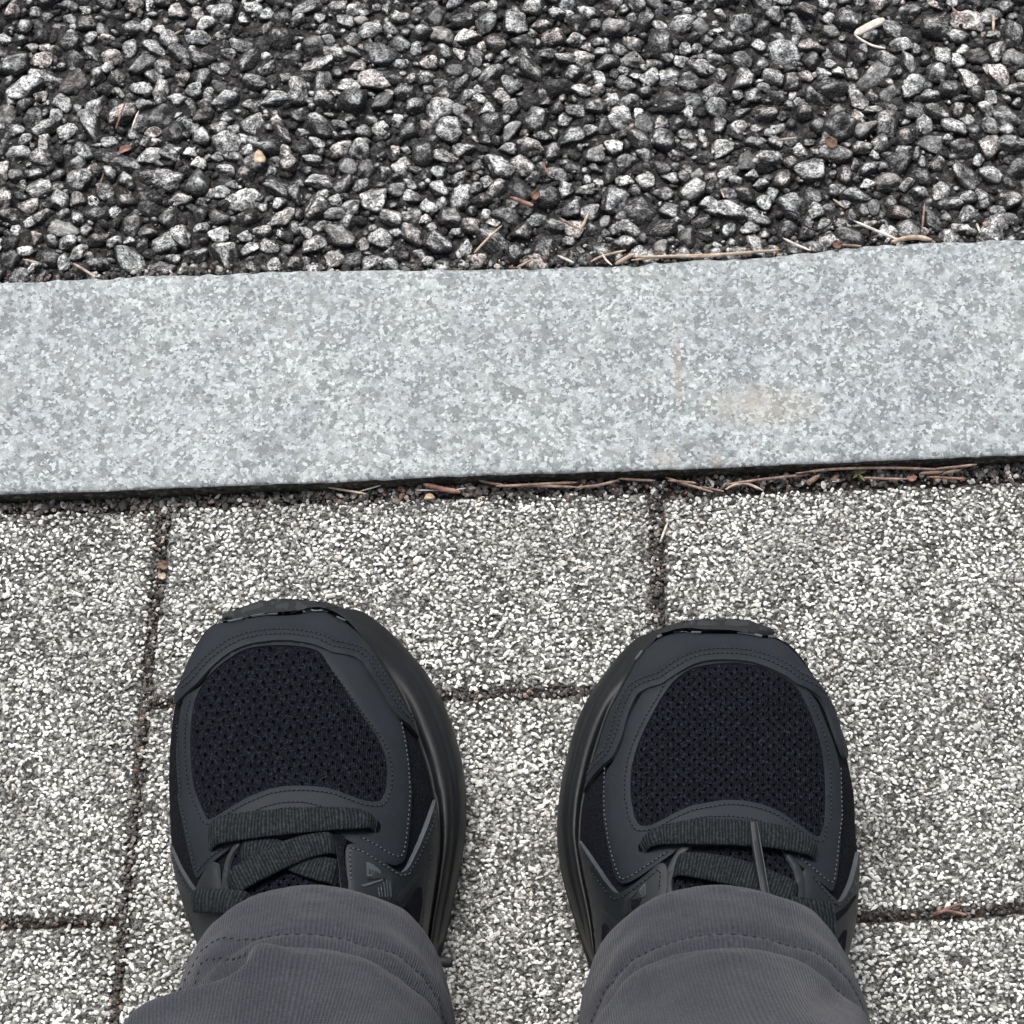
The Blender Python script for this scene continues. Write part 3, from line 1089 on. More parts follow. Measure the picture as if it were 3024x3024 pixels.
    rings = [(-0.6, .0335, .036), (0.0, .0300, .0335), (0.06, .0262, .0315), (0.13, .0272, .0312), (0.20, .0284, .0304), (0.30, .0288, .0294), (0.42, .0278, .0276), (0.52, .0256, .0260), (0.60, .0234, .0248), (0.66, .0225, .0238), (0.72, .0222, .0230), (0.80, .0208, .0219), (0.90, .0175, .0205), (0.97, .0145, .0196), (1.0, .0115, .0190)]
    low = [(1.0, .0060, .0165), (0.95, .0030, .0130), (0.80, .0012, .0090)]
    Vs = []
    for f_, zm, zt in rings + low:
        P = Uall + (Sall - Uall) * f_
        if f_ < 0:
            P = Uall + (cen - Uall) * 0.10
        z = zm * (1 - toe) + zt * toe
        Vs.append(np.stack([P[:, 0], P[:, 1], z], 1))
    nR = len(rings)
    Vm = np.concatenate(Vs[:nR])
    Fm = grid_faces(nR, n_, True)
    s.sole = pmesh('midsole', Vm, Fm, M['eva'], s.obj)
    s.sole_bvh = BVHTree.FromPolygons([Vector(v) for v in Vm], [tuple(int(i) for i in f) for f in Fm])
    lowV = [Vs[nR - 1]] + Vs[nR:]
    ctr = lowV[-1].copy()
    ctr[:, 0] = heel_x * 0.5 + 0.5 * cen[:, 0]
    ctr[:, 1] = np.clip(ctr[:, 1], yh + 0.03, ytop - 0.05)
    ctr[:, 2] = np.minimum(ctr[:, 2], 0.0016)
    Vo = np.concatenate(lowV + [ctr])
    pmesh('outsole', Vo, grid_faces(len(lowV) + 1, n_, True), M['rubber_groove'], s.obj)
    return s


def hit(bvh, px, py):
    d = ray(px, py)
    loc, nrm, i_, t = bvh.ray_cast(CAM, d)
    if loc is None:
        best = None
        for z_ in (0.010, 0.014, 0.018, 0.022, 0.026, 0.030, 0.034, 0.038):
            r_ = bvh.find_nearest(gp(px, py, z_))
            if best is None or r_[3] < best[3]:
                best = r_
        loc, nrm, i_, t = best
    if nrm.z < 0:
        nrm = -nrm
    return loc, nrm


def panel(parent, name, bvh, poly, mats, lift, thick, holes=None, hole_shape=None, grid_step=13, step=7, spline=True, hole_margin=None, kind=None, round_edge=0.0004, inner=None, clip=None):
    """a sheet of material wrapped over the shoe surface, with real thickness"""
    P = catmull(poly, step, True) if spline else resample(list(poly) + [poly[0]], max(8, int(len(poly) * 4)))[:-1]
    pts = [tuple(p) for p in P]
    edges = [(i, (i + 1) % len(P)) for i in range(len(P))]
    inners = []
    for ip in (inner or []):
        Q = catmull(ip, step, True)
        b = len(pts)
        pts += [tuple(p) for p in Q]
        edges += [(b + i, b + (i + 1) % len(Q)) for i in range(len(Q))]
        inners.append(Q)
    hc = []
    if holes is not None:
        C = np.array(holes)
        ok = inside(P, C)
        # keep clear of the outline
        dm = np.min(np.linalg.norm(C[:, None] - P[None], axis=2), axis=1)
        C = C[ok & (dm > (hole_margin or 9))]
        for c_ in C:
            b = len(pts)
            jx, jy = rnd.uniform(0.85, 1.15), rnd.uniform(0.85, 1.15)
            pts += [(c_[0] + x * jx, c_[1] + y * jy) for x, y in hole_shape]
            k_ = len(hole_shape)
            edges += [(b + i, b + (i + 1) % k_) for i in range(k_)]
        hc = C
    if grid_step:
        lo, hi = P.min(0), P.max(0)
        gx, gy = np.meshgrid(np.arange(lo[0], hi[0], grid_step), np.arange(lo[1], hi[1], grid_step))
        G = np.stack([gx.ravel(), gy.ravel()], 1)
        G += rng.uniform(-0.2, 0.2, G.shape) * grid_step
        ok = inside(P, G)
        for Q in inners:
            ok &= ~inside(Q, G)
        dm = np.min(np.linalg.norm(G[:, None] - np.array(pts)[None], axis=2), axis=1)
        G = G[ok & (dm > grid_step * 0.5)]
        pts += [tuple(p) for p in G]
    r_ = delaunay_2d_cdt([Vector(p) for p in pts], edges, [], 0, 1e-5)
    ov, of = np.array([tuple(v) for v in r_[0]]), [tuple(f) for f in r_[2]]
    T = np.array([f for f in of if len(f) == 3])
    cen = ov[T].mean(1)
    keep = inside(P, cen)
    for Q in inners:
        keep &= ~inside(Q, cen)
    if len(hc):
        rad = max(math.hypot(x, y) for x, y in hole_shape) * 1.25
        dd = np.linalg.norm(ov[:, None] - hc[None], axis=2)
        near = np.where(dd.min(1) < rad, dd.argmin(1), -1)
        t0 = near[T]
        keep &= ~((t0[:, 0] >= 0) & (t0[:, 0] == t0[:, 1]) & (t0[:, 1] == t0[:, 2]))
    T = T[keep]
    # orient triangles (image y points down): make them face the camera
    e1, e2 = ov[T[:, 1]] - ov[T[:, 0]], ov[T[:, 2]] - ov[T[:, 0]]
    cr = e1[:, 0] * e2[:, 1] - e1[:, 1] * e2[:, 0]
    T[cr > 0] = T[cr > 0][:, ::-1]
    used = np.unique(T)
    remap = -np.ones(len(ov), int)
    remap[used] = np.arange(len(used))
    T = remap[T]
    base = np.zeros((len(used), 3))
    nrm = np.zeros((len(used), 3))
    for i, u_ in enumerate(used):
        l_, n_ = hit(bvh, *ov[u_])
        base[i], nrm[i] = l_, n_
    # boundary edges
    ec = {}
    for t in T:
        for a_, b_ in ((t[0], t[1]), (t[1], t[2]), (t[2], t[0])):
            ec[(a_, b_)] = 1
    bnd = [(a_, b_) for (a_, b_) in ec if (b_, a_) not in ec]
    bset = sorted({i for e in bnd for i in e})
    if callable(lift):
        lift = np.array([lift(*ov[u_]) for u_ in used])[:, None]
    else:
        lift = np.full((len(used), 1), lift)
    lift = lift * (0.30 + 0.70 * np.clip(nrm[:, 2:3] * 1.5, 0, 1))
    topv = base + nrm * lift
    if round_edge:
        bi = np.array(bset)
        topv[bi] -= nrm[bi] * round_edge
    n0 = len(topv)
    m2 = {b: n0 + i for i, b in enumerate(bset)}
    m3 = {b: n0 + len(bset) + i for i, b in enumerate(bset)}
    bi = np.array(bset)
    V = np.concatenate([topv, topv[bi], base[bi] + nrm[bi] * (lift[bi] - thick)])
    F = [tuple(t) for t in T]
    mi_ = [0] * len(F)
    for a_, b_ in bnd:
        F.append((m2[b_], m2[a_], m3[a_], m3[b_]))
        mi_.append(1 if isinstance(mats, (list, tuple)) and len(mats) > 1 else 0)
    return pmesh(name, V, F, mats, parent, True, mi_, kind=kind)


def cap_lift(edge, hi=0.0030, lo=0.0010):
    E = catmull(edge, 6)

    def f(x, y):
        d_ = np.min(np.hypot(E[:, 0] - x, E[:, 1] - y))
        t = min(max((d_ - 22) / 34, 0), 1)
        return hi + (lo - hi) * t * t * (3 - 2 * t)
    return f


ST_ACC = {}


def stitches(key, bvh, pts, lift, mat, length=8.0, gap=5.5, w=2.1, off=0.0):
    """dashes of thread along a pixel polyline"""
    P = catmull(pts, 4)
    if off:
        P = offset_line(P, off)
    s = np.concatenate([[0], np.cumsum(np.linalg.norm(np.diff(P, axis=0), axis=1))])
    t = 0.0
    acc = ST_ACC.setdefault((key, mat), [[], []])
    hol = ST_ACC.setdefault((key, 'thread_hole'), [[], []])

    def at(t_):
        return np.array([np.interp(t_, s, P[:, 0]), np.interp(t_, s, P[:, 1])])
    while t + length < s[-1]:
        a_, b_ = at(t), at(t + length)
        a3, na = hit(bvh, *a_)
        b3, nb = hit(bvh, *b_)
        la = lift(*a_) if callable(lift) else lift
        lb = lift(*b_) if callable(lift) else lift
        la *= 0.30 + 0.70 * min(1, na.z * 1.5)
        lb *= 0.30 + 0.70 * min(1, nb.z * 1.5)
        a3, b3 = a3 + na * la, b3 + nb * lb
        d_ = b3 - a3
        if 1e-5 < d_.length < 0.01:
            d_.normalize()
            sd = na.cross(d_)
            sd.normalize()
            wv_ = w / 7100.0 * 0.95
            V, F = acc
            b0 = len(V)
            for k_, sc_ in ((0.0, 0.25), (0.25, 1.0), (0.75, 1.0), (1.0, 0.25)):
                c_ = a3.lerp(b3, k_)
                for al in range(6):
                    q = al * math.pi / 3
                    V.append(c_ + sd * (math.cos(q) * wv_ * sc_) + na * (math.sin(q) * wv_ * sc_ * 0.9))
            for k_ in range(3):
                for al in range(6):
                    F.append((b0 + k_ * 6 + al, b0 + k_ * 6 + (al + 1) % 6, b0 + (k_ + 1) * 6 + (al + 1) % 6, b0 + (k_ + 1) * 6 + al))
            # needle hole after the dash
            V, F = hol
            b0 = len(V)
            c_ = b3 + d_ * (gap * 0.5 / 7100.0)
            for al in range(6):
                q = al * math.pi / 3
                V.append(c_ + sd * (math.cos(q) * wv_ * 1.0) + d_ * (math.sin(q) * wv_ * 1.25) + nb * 0.00006)
            F.append(tuple(b0 + i for i in range(6)))
        t += length + gap


def flush_stitches(key, parent):
    for (k_, mat), (V, F) in ST_ACC.items():
        if k_ == key and V:
            pmesh('stitching' if mat != 'thread_hole' else 'needle_holes', [tuple(v) for v in V], F, M[mat], parent, True, kind='stuff')


def band(parent, name, bvh, pts, width_px, lift, mat, thick=0.0013, lifts=None, end_dip=True):
    """flat woven lace along a pixel polyline"""
    P = catmull(pts, 5)
    n_ = len(P)
    L3, N3 = [], []
    for p in P:
        l_, nn = hit(bvh, *p)
        L3.append(np.array(l_))
        N3.append(np.array(nn))
    L3, N3 = np.array(L3), np.array(N3)
    # smooth the path and the normals
    for _ in range(6):
        L3[1:-1] = (L3[:-2] + L3[1:-1] * 2 + L3[2:]) / 4
        N3[1:-1] = (N3[:-2] + N3[1:-1] * 2 + N3[2:]) / 4
    N3 /= np.linalg.norm(N3, axis=1)[:, None]
    t = np.linspace(0, 1, n_)
    if lifts is not None:
        lf = np.interp(t, np.linspace(0, 1, len(lifts)), lifts)
    else:
        e = np.minimum(t, 1 - t)
        lf = lift - (0.003 * np.exp(-(e / 0.04) ** 2) if end_dip else np.zeros(n_))
    C = L3 + N3 * lf[:, None]
    T = np.gradient(C, axis=0)
    T /= np.linalg.norm(T, axis=1)[:, None]
    S_ = np.cross(N3, T)
    S_ /= np.linalg.norm(S_, axis=1)[:, None]
    w = np.interp(t, np.linspace(0, 1, len(width_px)), width_px) if hasattr(width_px, '__len__') else np.full(n_, width_px)
    w = w / 2 / 7500.0
    m = 12
    V, uv = [], []
    for i in range(n_):
        for k in range(m):
            q = 2 * math.pi * k / m
            cx_ = math.copysign(abs(math.cos(q)) ** 0.7, math.cos(q))
            sy_ = math.copysign(abs(math.sin(q)) ** 0.8, math.sin(q))
            V.append(C[i] + S_[i] * cx_ * w[i] + N3[i] * sy_ * thick * 0.5 * (1 + 0.35 * (1 - abs(cx_))))
            uv.append((i / 12.0, k / m))
    F = [tuple(f) for f in grid_faces(n_, m, True)]
    F.append(tuple(range(m)))
    F.append(tuple(range((n_ - 1) * m, n_ * m))[::-1])
    return pmesh(name, V, F, mat, parent, True, uv=uv)


def lattice(x0, x1, y0, y1, a1, a2, origin):
    out = []
    for i in range(-60, 60):
        for j in range(-60, 60):
            x = origin[0] + a1[0] * i + a2[0] * j
            y = origin[1] + a1[1] * i + a2[1] * j
            if x0 < x < x1 and y0 < y < y1:
                out.append((x + rnd.uniform(-.6, .6), y + rnd.uniform(-.6, .6)))
    return out


# ================= LEFT SHOE =================
c1 = lambda p: Z(450, 1700, 1.932, p)
c2 = lambda p: Z(450, 2300, 1.932, p)
cT = lambda p: Z(600, 1750, 4.83, p)
UL = c2([(285, 1010), (240, 890), (205, 800), (175, 700), (145, 580), (125, 470), (110, 350), (102, 200), (98, 50)]) + c1([(97, 1200), (100, 1050), (110, 900), (130, 760), (160, 620), (205, 500), (270, 380), (330, 305)])
UT = c1([(385, 272), (450, 266), (560, 243), (640, 230), (760, 228), (840, 221), (900, 206), (960, 203), (1000, 212)])
UR = c1([(1040, 240), (1100, 270), (1170, 330), (1230, 400), (1290, 480), (1340, 560), (1390, 640), (1430, 710), (1465, 790), (1495, 880), (1515, 950), (1550, 1050), (1580, 1160), (1600, 1270)]) + c2([(1612, 130), (1625, 300), (1622, 450), (1600, 620), (1575, 800), (1555, 960)])
S_T = c1([(385, 243), (440, 205), (540, 165), (640, 142), (780, 133), (900, 138), (1020, 160), (1100, 185)])
S_M = c1([(1190, 225), (1290, 285), (1390, 365), (1480, 455), (1560, 545), (1620, 640), (1670, 740), (1720, 870), (1755, 1000), (1780, 1130), (1790, 1250)]) + c2([(1790, 180), (1785, 280), (1770, 400), (1745, 540), (1715, 680), (1685, 820), (1655, 930), (1615, 1060)])
LS = build_shoe('left', UL, UT, UR, S_T, S_M, True, gp(930, 3000, 0.03).x)
B = LS.bvh
o = LS.obj

mesh_poly = c1([(575, 425), (700, 413), (850, 420), (950, 450), (1000, 520), (1060, 610), (1130, 720), (1205, 830), (1275, 930), (1318, 1030), (1332, 1130), (1322, 1230), (1295, 1290), (1250, 1302), (1180, 1290), (1080, 1250), (1000, 1225), (900, 1212), (780, 1212), (680, 1228), (560, 1272), (470, 1325)]) + c2([(350, 238), (318, 222), (278, 130), (252, 50)]) + c1([(238, 1100), (232, 950), (238, 830), (258, 720), (300, 630), (350, 565), (420, 505), (500, 452)])
hs_ = [(0, -7.6), (4.6, -2.4), (4.6, 2.4), (0, 7.6), (-4.6, 2.4), (-4.6, -2.4)]
holesL = lattice(540, 1160, 1890, 2450, (31.5, -4.0), (18.5, 21.5), (760, 2000))
panel(o, 'vamp_mesh', B, mesh_poly, [M['airmesh']], 0.0009, 0.0012, holes=holesL, hole_shape=hs_, grid_step=24, step=8, hole_margin=9, round_edge=0)
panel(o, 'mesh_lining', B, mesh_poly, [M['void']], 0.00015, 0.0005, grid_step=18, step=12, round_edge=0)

eye_out = c1([(290, 640), (205, 700), (180, 780), (163, 900), (155, 1000), (158, 1100), (168, 1250)]) + c2([(162, 100), (180, 200), (205, 320), (230, 430), (258, 540), (276, 568), (300, 545), (340, 500), (400, 450), (460, 402), (505, 380), (640, 365), (800, 345), (930, 335), (1030, 332), (1090, 352), (1200, 412), (1300, 478), (1365, 500), (1420, 470), (1442, 380), (1455, 250), (1465, 100)]) + c1([(1464, 1230), (1455, 1130), (1440, 1000), (1420, 890), (1370, 800), (1280, 640), (1180, 500), (1060, 440), (960, 425), (850, 392), (700, 385), (560, 400), (450, 450), (370, 520)])
hole_mesh = [(x, y) for x, y in mesh_poly]
panel(o, 'vamp_overlay', B, eye_out, [M['leather'], M['leather_dark_edge']], 0.0020, 0.0016, grid_step=13, inner=[hole_mesh])

cap_in = c1([(1510, 930), (1445, 868), (1392, 828), (1342, 768), (1302, 700), (1272, 650), (1232, 590), (1192, 528), (1142, 490), (1080, 474), (1020, 463), (960, 434), (900, 414), (800, 399), (700, 398), (600, 409), (520, 430), (450, 464), (380, 518), (330, 568), (280, 628), (215, 688), (160, 735)])
cap_poly = c1([(150, 660), (205, 505), (270, 385), (330, 308), (388, 280), (450, 275), (560, 252), (640, 239), (760, 237), (840, 230), (900, 215), (960, 211), (1000, 222), (1040, 248), (1100, 278), (1170, 336), (1228, 404), (1286, 484), (1336, 562), (1386, 642), (1426, 712), (1460, 792), (1490, 882)]) + cap_in
panel(o, 'toe_cap', B, cap_poly, [M['leather'], M['leather_dark_edge']], cap_lift(cap_in), 0.0020, grid_step=10)
for of_ in (-15, -31):
    stitches('L', B, cap_in[1:-1], cap_lift(cap_in, .0031, .0012), 'thread', off=-of_, w=2.4)
mesh_low = mesh_poly[13:24]
stitches('L', B, c1([(1020, 560), (1085, 650), (1150, 745), (1225, 850), (1290, 940), (1335, 1030), (1352, 1130), (1345, 1240), (1310, 1318), (1255, 1330), (1180, 1318), (1080, 1280), (1000, 1255), (900, 1243), (780, 1243), (690, 1258), (570, 1305), (480, 1352)]) + c2([(360, 265), (310, 255), (258, 140), (228, 40)]) + c1([(215, 1100), (208, 950), (215, 830), (238, 720)]), 0.0021, 'thread')
stitches('L', B, c1([(165, 860), (172, 1000), (175, 1100), (185, 1250)]) + c2([(182, 100), (200, 200), (225, 320), (250, 430), (275, 530), (300, 512), (350, 460), (420, 410)]), 0.0021, 'thread')
stitches('L', B, c1([(1400, 850), (1420, 950), (1440, 1100), (1448, 1230)]) + c2([(1448, 100), (1438, 250), (1420, 380), (1400, 450), (1340, 440), (1260, 390), (1180, 348)]), 0.0021, 'thread_light')
for dy in (0, 33):
    stitches('L', B, c2([(560 + dy, 215 + dy * .6), (640, 180 + dy), (740, 155 + dy), (860, 152 + dy), (960, 175 + dy), (1040, 205 + dy * .5)]), 0.0021, 'thread')

# tongue and throat
ton_poly = c2([(500, 380), (650, 372), (850, 345), (1020, 330), (1045, 420), (1062, 520), (1075, 640), (1100, 760), (800, 740), (430, 790), (425, 700), (425, 600), (440, 500), (462, 440)])
holesT = lattice(640, 1040, 2440, 2720, (28, 0), (14, 17), (700, 2500))
panel(o, 'tongue', B, ton_poly, [M['airmesh']], 0.0013, 0.0012, holes=holesT, hole_shape=[(x * .9, y * .8) for x, y in hs_], grid_step=20, hole_margin=8, round_edge=0)
panel(o, 'throat_edge', B, c2([(500, 380), (520, 385), (475, 450), (455, 520), (448, 620), (455, 700), (430, 700), (425, 600), (438, 500), (465, 430)]), [M['leather_panel'], M['leather_edge']], 0.0032, 0.0025, grid_step=10)
panel(o, 'throat_edge', B, c2([(1012, 325), (1085, 345), (1100, 380), (1085, 430), (1090, 520), (1110, 640), (1070, 650), (1060, 520), (1040, 420)]), [M['textile'], M['leather_edge']], 0.0028, 0.0022, grid_step=10)
# eyelet flap on the lateral side
panel(o, 'eyelet_flap', B, c2([(380, 488), (398, 500), (405, 560), (415, 700), (380, 700), (285, 665), (285, 640), (305, 590), (345, 520)]), [M['leather_panel'], M['leather_edge']], 0.0036, 0.0022, grid_step=10)
# side panels
sp_r = c2([(1098, 415), (1112, 396), (1150, 394), (1200, 420), (1250, 452), (1310, 500), (1370, 542), (1410, 535), (1440, 500), (1480, 420), (1530, 310), (1575, 190), (1603, 118), (1612, 200), (1616, 350), (1610, 500), (1585, 700), (1560, 900), (1500, 930), (1400, 850), (1250, 760), (1120, 700), (1105, 600), (1097, 480)])
panel(o, 'side_panel', B, sp_r, [M['leather_panel'], M['leather_edge']], 0.0032, 0.0026, grid_step=12, spline=True)
stitches('L', B, c2([(1118, 600), (1115, 500), (1120, 425), (1180, 440), (1250, 482), (1320, 530), (1385, 565), (1440, 545)]), 0.0033, 'thread_light')
stitches('L', B, c2([(1420, 560), (1470, 480), (1520, 380), (1565, 270), (1590, 200)]), 0.0033, 'thread')
stitches('L', B, c2([(1560, 420), (1545, 560), (1525, 700), (1510, 850)]), 0.0033, 'thread')
# print and emblem on the side panel
panel(o, 'printed_patch', B, c2([(1198, 498), (1225, 505), (1268, 540), (1278, 560), (1250, 572), (1200, 585)]), [M['patch']], 0.0034, 0.0003, grid_step=10, spline=False, round_edge=0)
for q in range(4):
    panel(o, 'print_stripe', B, c2([(1212 + q * 13, 540 + q * 4), (1218 + q * 13, 540 + q * 4), (1220 + q * 13, 566), (1214 + q * 13, 566)]), [M['print_dark']], 0.0036, 0.0002, grid_step=0, spline=False, round_edge=0)
for (pl, mt) in (([(1205, 600), (1225, 572), (1290, 556), (1330, 560), (1338, 600), (1320, 700), (1300, 720), (1310, 610), (1290, 585)], 'print_dark'),
                 ([(1170, 632), (1285, 590), (1290, 597), (1180, 642)], 'thread_light'),
                 ([(1350, 700), (1480, 540), (1500, 545), (1370, 730)], 'print_dark'),
                 ([(1395, 740), (1470, 630), (1505, 615), (1508, 700), (1490, 830)], 'textile')):
    panel(o, 'emblem', B, c2(pl), [M[mt]], 0.0035, 0.0003, grid_step=12, spline=False, round_edge=0)
for q in range(5):
    panel(o, 'emblem_stripe', B, c2([(1252 + q * 15, 640 - q * 16), (1258 + q * 15, 640 - q * 16), (1266 + q * 15, 700), (1260 + q * 15, 700)]), [M['patch']], 0.0037, 0.0003, grid_step=0, spline=False, round_edge=0)
panel(o, 'side_panel', B, c2([(112, 380), (125, 400), (170, 500), (225, 590), (270, 650), (285, 665), (380, 690), (470, 700), (420, 800), (330, 920), (290, 960), (240, 870), (200, 760), (165, 640), (135, 520), (118, 440)]), [M['leather_panel'], M['leather_edge']], 0.0026, 0.0022, grid_step=12)
stitches('L', B, c2([(140, 440), (175, 530), (225, 620), (270, 680)]), 0.0027, 'thread')
stitches('L', B, c2([(225, 760), (250, 850), (280, 920)]), 0.0027, 'thread')
# laces
band(o, 'lace', B, c2([(345, 352), (430, 322), (560, 305), (720, 290), (880, 276), (1020, 268), (1130, 266), (1210, 272), (1262, 288)]), [84, 88, 88, 86, 84, 80, 76, 66, 42], 0.0046, M['lace'], 0.0018)
band(o, 'lace', B, c2([(470, 640), (560, 575), (660, 520), (760, 470), (860, 432), (960, 408), (1050, 398)]), [80, 84, 84, 80, 72, 66], 0.0044, M['lace'], 0.0016)
band(o, 'lace', B, c2([(500, 430), (600, 415), (720, 440), (830, 490), (940, 530), (1060, 560)]), [66, 70, 74, 78, 80], 0.0028, M['lace'], 0.0014)
band(o, 'lace', B, c2([(285, 690), (380, 705), (480, 720), (560, 740)]), [60, 66, 66], 0.0048, M['lace'], 0.0016)
panel(o, 'eyelet', B, c2([(1245, 258), (1268, 256), (1283, 272), (1284, 300), (1268, 322), (1250, 318), (1258, 290)]), [M['void'], M['leather_edge']], 0.0023, 0.0003, grid_step=0, round_edge=0)
# glue line at the toe
panel(o, 'glue_line', B, c1([(860, 217), (910, 200), (960, 199), (1005, 211), (1000, 219), (955, 209), (905, 212), (862, 225)]), [M['glue']], 0.0014, 0.0006, grid_step=0, step=5, round_edge=0)
for pl in ([(388, 272), (408, 280), (406, 287), (385, 282)], [(430, 273), (520, 255), (522, 261), (434, 279)], [(560, 243), (640, 232), (720, 230), (720, 234), (640, 237), (562, 248)], [(1050, 245), (1100, 268), (1096, 273), (1046, 250)]):
    panel(o, 'glue_line', B, c1(pl), [M['glue']], 0.0014, 0.0006, grid_step=0, step=5, round_edge=0, spline=False)
# toe tread wrap
for pl in ([(500, 275), (640, 200), (860, 150), (880, 220), (740, 262), (560, 312), (520, 322)], [(910, 150), (1050, 98), (1190, 100), (1150, 140), (940, 210)], [(960, 228), (1170, 152), (1238, 142), (1238, 255), (1080, 265)],
           [(1312, 130), (1500, 188), (1520, 205), (1400, 245), (1312, 255)], [(1370, 110), (1500, 98), (1640, 120), (1640, 175), (1560, 178)], [(280, 372), (300, 310), (430, 268), (452, 348), (380, 380)], [(640, 195), (760, 145), (900, 105), (880, 140), (780, 160)], [(1650, 175), (1780, 150), (1860, 185), (1760, 205)]):
    panel(o, 'tread_block', LS.sole_bvh, cT(pl), [M['rubber']], 0.0009, 0.0008, grid_step=8, step=4, spline=False)
panel(o, 'toe_bumper', LS.sole_bvh, cT([(215, 430), (280, 330), (430, 255), (640, 180), (860, 115), (1050, 82), (1300, 75), (1550, 90), (1750, 120), (1900, 175), (1930, 210), (1760, 225), (1600, 228), (1420, 270), (1240, 305), (1050, 315), (860, 305), (700, 335), (520, 390), (380, 425)]), [M['rubber_groove'], M['leather_dark_edge']], 0.0006, 0.0006, grid_step=8, step=5)
# plastic lace tip hanging out behind the trouser hem
def rod(name, p0, p1, r0, mat, parent):
    p0, p1 = Vector(p0), Vector(p1)
    d_ = (p1 - p0).normalized()
    sd = d_.cross(Vector((0, 0, 1))).normalized()
    up = sd.cross(d_)
    V, F = [], []
    prof_ = ((0.0, 0.6), (0.01, 1.0), (0.9, 1.0), (0.97, 0.9), (1.0, 0.5))
    for k_, sc_ in prof_:
        for al in range(12):
            q = al * math.pi / 6
            V.append(p0.lerp(p1, k_) + sd * math.cos(q) * r0 * sc_ + up * math.sin(q) * r0 * sc_)
    F = [tuple(f) for f in grid_faces(len(prof_), 12, True)]
    F += [tuple(range(12))[::-1], tuple(range(48, 60))]
    return pmesh(name, [tuple(v) for v in V], F, mat, parent)


rod('lace_tip', gp(1255, 2836, 0.035), gp(1336, 2843, 0.033), 0.0019, M['leather_dark_edge'], o)
flush_stitches('L', o)

# ================= RIGHT SHOE =================
c3 = lambda p: Z(1600, 1750, 1.932, p)
c4 = lambda p: Z(1600, 2350, 1.932, p)
cU = lambda p: Z(1700, 1350, 2.76, p)
UL = c4([(330, 1040), (318, 900), (310, 760), (290, 620), (260, 480), (235, 350), (222, 270), (228, 120)]) + c3([(238, 1200), (262, 1080), (290, 960), (338, 800), (380, 680), (430, 590), (480, 500), (540, 390), (600, 320), (640, 278)])
UT = c3([(690, 250), (750, 232), (830, 226), (910, 236), (1000, 235), (1100, 235), (1180, 244), (1260, 260), (1330, 262)])
UR = c3([(1400, 300), (1460, 362), (1520, 442), (1580, 542), (1640, 662), (1690, 792), (1730, 922), (1755, 1042), (1775, 1152), (1782, 1250)]) + c4([(1783, 193), (1795, 320), (1795, 420), (1790, 550), (1780, 690), (1768, 780), (1745, 870), (1720, 980)])
S_T = c3([(620, 225), (700, 190), (790, 165), (880, 151), (1000, 149), (1100, 152), (1200, 165), (1280, 190), (1338, 232)])
S_M = c3([(540, 280), (450, 360), (370, 450), (300, 540), (240, 640), (200, 730), (165, 840), (140, 940), (115, 1050), (100, 1150), (90, 1250)]) + c4([(88, 193), (95, 280), (110, 400), (140, 520), (180, 650), (215, 760), (250, 860), (285, 950), (315, 1060)])
RS = build_shoe('right', UL, UT, UR, S_T, S_M, False, gp(2120, 3000, 0.03).x)
B = RS.bvh
o = RS.obj

mesh_poly = c3([(760, 518), (850, 453), (950, 428), (1100, 418), (1220, 433), (1320, 468), (1400, 513), (1452, 560), (1492, 630), (1532, 720), (1567, 820), (1592, 930), (1604, 1050), (1607, 1180), (1602, 1300)]) + c4([(1592, 193), (1572, 240), (1540, 236), (1450, 172), (1350, 102), (1250, 61), (1150, 41), (1050, 36), (950, 50), (850, 71), (760, 111), (680, 156), (620, 182), (570, 177), (540, 132), (524, 50)]) + c3([(518, 1180), (516, 1100), (525, 1000), (550, 900), (590, 800), (640, 700), (690, 610)])
holesR = lattice(1850, 2450, 1950, 2480, (31.0, 0.0), (15.5, 14.8), (2113, 2100))
panel(o, 'vamp_mesh', B, mesh_poly, [M['airmesh']], 0.0009, 0.0012, holes=holesR, hole_shape=[(x * .86, y * .86) for x, y in hs_], grid_step=0, step=8, hole_margin=8, round_edge=0)
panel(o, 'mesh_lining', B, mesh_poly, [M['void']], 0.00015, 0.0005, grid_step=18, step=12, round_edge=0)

eye_out = c3([(430, 960), (385, 1040), (365, 1150), (368, 1300)]) + c4([(370, 150), (385, 250), (410, 370), (438, 470), (478, 506), (540, 488), (640, 420), (740, 350), (800, 312), (1000, 300), (1200, 305), (1355, 308), (1420, 370), (1500, 440), (1590, 515), (1638, 548), (1662, 480), (1675, 380), (1685, 250), (1690, 150)]) + c3([(1692, 1290), (1690, 1150), (1680, 1000), (1650, 880), (1600, 750), (1550, 630), (1480, 545), (1400, 480), (1300, 440), (1200, 410), (1100, 398), (980, 398), (870, 418), (780, 462), (700, 520), (600, 570), (540, 660), (500, 760), (470, 870)])
panel(o, 'vamp_overlay', B, eye_out, [M['leather'], M['leather_dark_edge']], 0.0020, 0.0016, grid_step=13, inner=[mesh_poly])
cap_in = c3([(245, 1145), (300, 1072), (360, 1012), (420, 960), (452, 900), (482, 820), (502, 740), (532, 660), (562, 602), (622, 567), (690, 546), (740, 512), (800, 472), (880, 432), (980, 413), (1100, 413), (1200, 426), (1290, 456), (1380, 500), (1440, 543), (1500, 570), (1560, 612), (1600, 680), (1640, 790), (1680, 900), (1712, 960)])
cap_poly = cap_in + c3([(1722, 900), (1688, 800), (1638, 672), (1578, 550), (1518, 452), (1458, 372), (1398, 312), (1330, 272), (1260, 269), (1180, 253), (1100, 244), (1000, 244), (910, 246), (830, 235), (750, 242), (694, 260), (648, 286), (606, 328), (548, 396), (488, 504), (438, 594), (388, 684), (346, 802), (298, 962), (262, 1070)])
